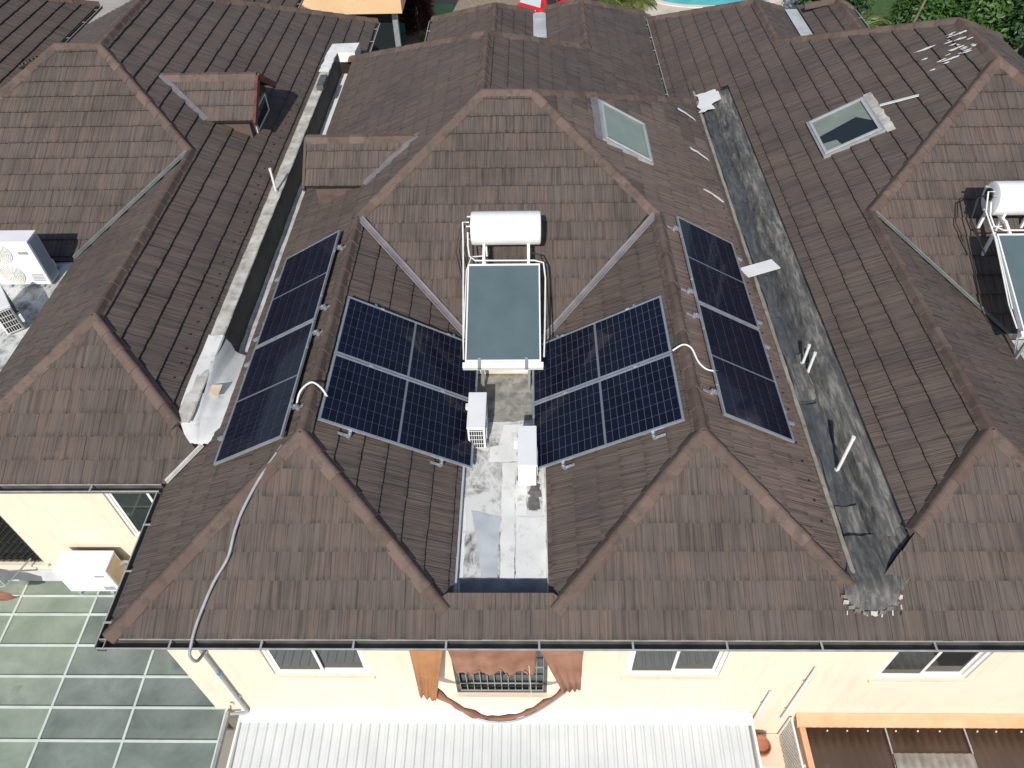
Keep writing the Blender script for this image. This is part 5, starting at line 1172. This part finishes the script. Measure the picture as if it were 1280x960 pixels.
def palm(label, loc, h, n, L, seed, up=(.2,.9)):
    rd = random.Random(seed); t = thing('palm_tree', label, 'palm', loc, 'palms by the pool')
    tr = MB(); tr.tube([(0,0,-.1),(.05,.03,h*.5),(0,.05,h)], [.14,.11,.09], 10); tr.build('trunk', BARK, t)
    mb = MB()
    for k in range(n): frond(mb, Vector((0,.05,h)), k*2.399+rd.uniform(-.2,.2), L*rd.uniform(.8,1.1), rd.uniform(*up), rd.uniform(.55,.95), rd, .30)
    mb.smooth = False; mb.build('crown', LP, t, fix=False); return t
palm('bushy palm right of the red car, behind the middle roof', (3.6,38.6,GROUND), 1.5, 30, 1.5, 1)
palm('bushy palm left of the pool deck, with bare stems', (5.2,38.8,GROUND), 1.4, 28, 1.4, 2)
palm('yellowish feathery palm right of the pool, behind the right roof', (14.7,34.2,GROUND), 1.7, 28, 1.7, 3)
palm('second feathery palm close beside the yellowish one', (15.7,33.6,GROUND), 1.3, 26, 1.5, 4)
palm('short palm low behind the right roof, left of the leafy trees', (13.4,36.4,GROUND), 1.0, 20, 1.5, 5)
tree('leafy_tree', 'dense leafy tree with leaning trunk behind the right roof', (18.2,35.6,GROUND), 1.9, 1.9, 9000, LG, 1, .26)
tree('leafy_tree', 'broad leafy tree behind the right roof peak', (20.2,35.8,GROUND), 2.0, 2.2, 9000, LG, 2, .28)
tree('leafy_tree', 'dark leafy tree in the top right corner', (22.6,35.2,GROUND), 1.8, 2.1, 8000, LD, 3, .26)
tree('leafy_tree', 'low bright tree at the right edge of the garden', (22.0,31.6,GROUND), 1.0, 1.2, 5000, LG, 4, .22)
tree('leafy_tree', 'dark tree filling in behind the two palms', (15.0,38.6,GROUND), 1.6, 2.0, 7000, LD, 6, .26)
pole = MB().tube([(16.1,33.2,GROUND),(16.9,33.4,-2.0)], .05, 8).build('leaning_pole', BARK); tag(pole, 'thin dark leaning pole in front of the leafy trees', 'pole')
def shrub(label, loc, h, rad, n, m, seed, leaf):
    rd = random.Random(seed); t = thing('shrub', label, 'shrub', loc, 'shrubs beside the tan building'); st = MB()
    for k in range(7): a = rd.uniform(0,6.28); st.tube([(0,0,0),(math.cos(a)*rad*.5,math.sin(a)*rad*.5,h*rd.uniform(.6,.95))], [.03,.012], 6)
    st.build('stem', BARK, t); vs, fs = [], []
    for k in range(n):
        z = h*rd.random()**.7; a = rd.uniform(0,6.28); r = rad*rd.random()**.5; p = Vector((math.cos(a)*r,math.sin(a)*r,z)); d = (Vector((math.cos(a),math.sin(a),rd.uniform(.1,1.2)))).normalized(); s = d.orthogonal().normalized(); L = leaf*rd.uniform(.6,1.2); q = len(vs)
        vs += [p, p+d*L*.5+s*L*.09, p+d*L+Vector((0,0,-L*.25)), p+d*L*.5-s*L*.09]; fs.append((q,q+1,q+2,q+3))
    MB().add(vs, fs).build('crown', m, t, fix=False)
shrub('dark red leaved shrub at the edge of the green mat', (-5.5,38.8,GROUND), 2.3, .55, 1500, LR_, 1, .5)
shrub('dark green shrub behind the teal chair', (-6.6,39.6,GROUND), 2.6, .7, 1500, LD, 2, .5)
shrub('tall dark green shrub against the tan building corner', (-6.0,41.4,GROUND), 2.8, .7, 1500, LD, 3, .5)
shrub('small yellow green plant at the foot of the green mat', (-4.75,37.2,GROUND), .7, .35, 400, LP, 4, .3)

# ------------------------------------------------------------------ red car on the lane
car = thing('parked_car', 'red hatchback parked on the lane, seen from behind over the roofs', 'car', (.05,39.4,GROUND)); car.rotation_euler = (0,0,R(52-90))
RED = nodes_of('red car paint')[0]; b = RED.node_tree.nodes['Principled BSDF']; b.inputs['Base Color'].default_value = (.62,.015,.02,1); b.inputs['Roughness'].default_value = .25; b.inputs['Coat Weight'].default_value = .7
secs = [(0,.72,.42,.98,.60),(.10,.80,.30,1.02,.62),(.5,.84,.26,1.02,.66),(2.0,.86,.26,.98,.70),(3.1,.85,.26,.95,.68),(3.9,.80,.30,.80,.6),(4.15,.70,.40,.70,.5)]
mb = MB(); k = 10
for (y, w, z0, z1, wt) in secs:
    for x, z in ((-w*.9,z0),(-w,z0+.12),(-w,z1-.22),(-w*.96,z1-.05),(-w*.88,z1),(w*.88,z1),(w*.96,z1-.05),(w,z1-.22),(w,z0+.12),(w*.9,z0)): mb.v.append(Vector((x,y,z)))
for i in range(len(secs)-1):
    for j in range(k): mb.f.append((i*k+j,i*k+(j+1)%k,(i+1)*k+(j+1)%k,(i+1)*k+j)); mb.mi.append(0)
mb.f += [tuple(range(k)), tuple(reversed(range((len(secs)-1)*k, len(secs)*k)))]; mb.mi += [0,0]; mb.smooth = True; mb.build('body', RED, car)
gh = [(.12,.78,1.0,.70),(.42,.76,1.40,.60),(.62,.76,1.46,.58),(2.1,.76,1.45,.58),(3.0,.78,.96,.70)]
mb = MB()
for (y, w, z, wt) in gh:
    for x, zz in ((-w,.94),(-wt,z),(wt,z),(w,.94)): mb.v.append(Vector((x,y,zz)))
for i in range(4):
    for j in range(4): mb.f.append((i*4+j,i*4+(j+1)%4,(i+1)*4+(j+1)%4,(i+1)*4+j)); mb.mi.append(0)
mb.f += [(0,1,2,3),(19,18,17,16)]; mb.mi += [0,0]; mb.build('cabin', RED, car)
CG = mat('pale reflective car glass', (.40,.50,.55), (.48,.58,.62), 2, .1)
MB().add([(-.66,.125,1.06),(.66,.125,1.06),(.53,.375,1.375),(-.53,.375,1.375)], [(0,1,2,3)]).build('rear_window', CG, car)
MB().add([(-.6,2.95,1.02),(.6,2.95,1.02),(.53,2.17,1.44),(-.53,2.17,1.44)], [(0,1,2,3)]).build('windscreen', WGLASS, car)
for s in (-1,1):
    for (ya_, yb_) in ((.62,1.35),(1.42,2.15)):
        MB().add([(s*.795,ya_,1.0),(s*.795,yb_,1.0),(s*.625,yb_-.03,1.39),(s*.625,ya_+.03,1.39)], [(0,1,2,3)]).build('side_window', WGLASS, car)
    for yy in (.75,3.25):
        wh = empty('wheel', (s*.80,yy,.32), car); MB().tube([(-.09,0,0),(.09,0,0)], .32, 24).build('tyre', BLACK, wh); MB().tube([(-.10,0,0),(.10,0,0)], .20, 16).build('rim', ALU, wh)
    MB().box((s*.62-.14,-.012,.72),(s*.62+.14,.03,.92), bev=.01).build('tail_light', mat('tail lamp', (.35,.01,.01), rough=.2), car)
    MB().box((s*.84-.02,2.35,.98),(s*.84+s*.14+.02,2.5,1.1), bev=.02).build('wing_mirror', RED, car)
MB().box((-.26,-.022,.60),(.26,-.005,.72)).build('number_plate', WHITE, car)
MB().box((-.80,-.05,.36),(.80,.06,.56), bev=.03).build('bumper', RED, car)
rd = random.Random(9)
for i in range(9): MB().box((-.5+.075*i,-.016,.80+.02*rd.random()),(-.45+.075*i,-.006,.86+.05*rd.random())).build('white_lettering', WHITE, car)
MB().add([(.24,-.012,.78),(.5,-.012,.92),(.47,-.012,.95),(.22,-.012,.82)], [(0,1,2,3)]).build('white_lettering', WHITE, car)
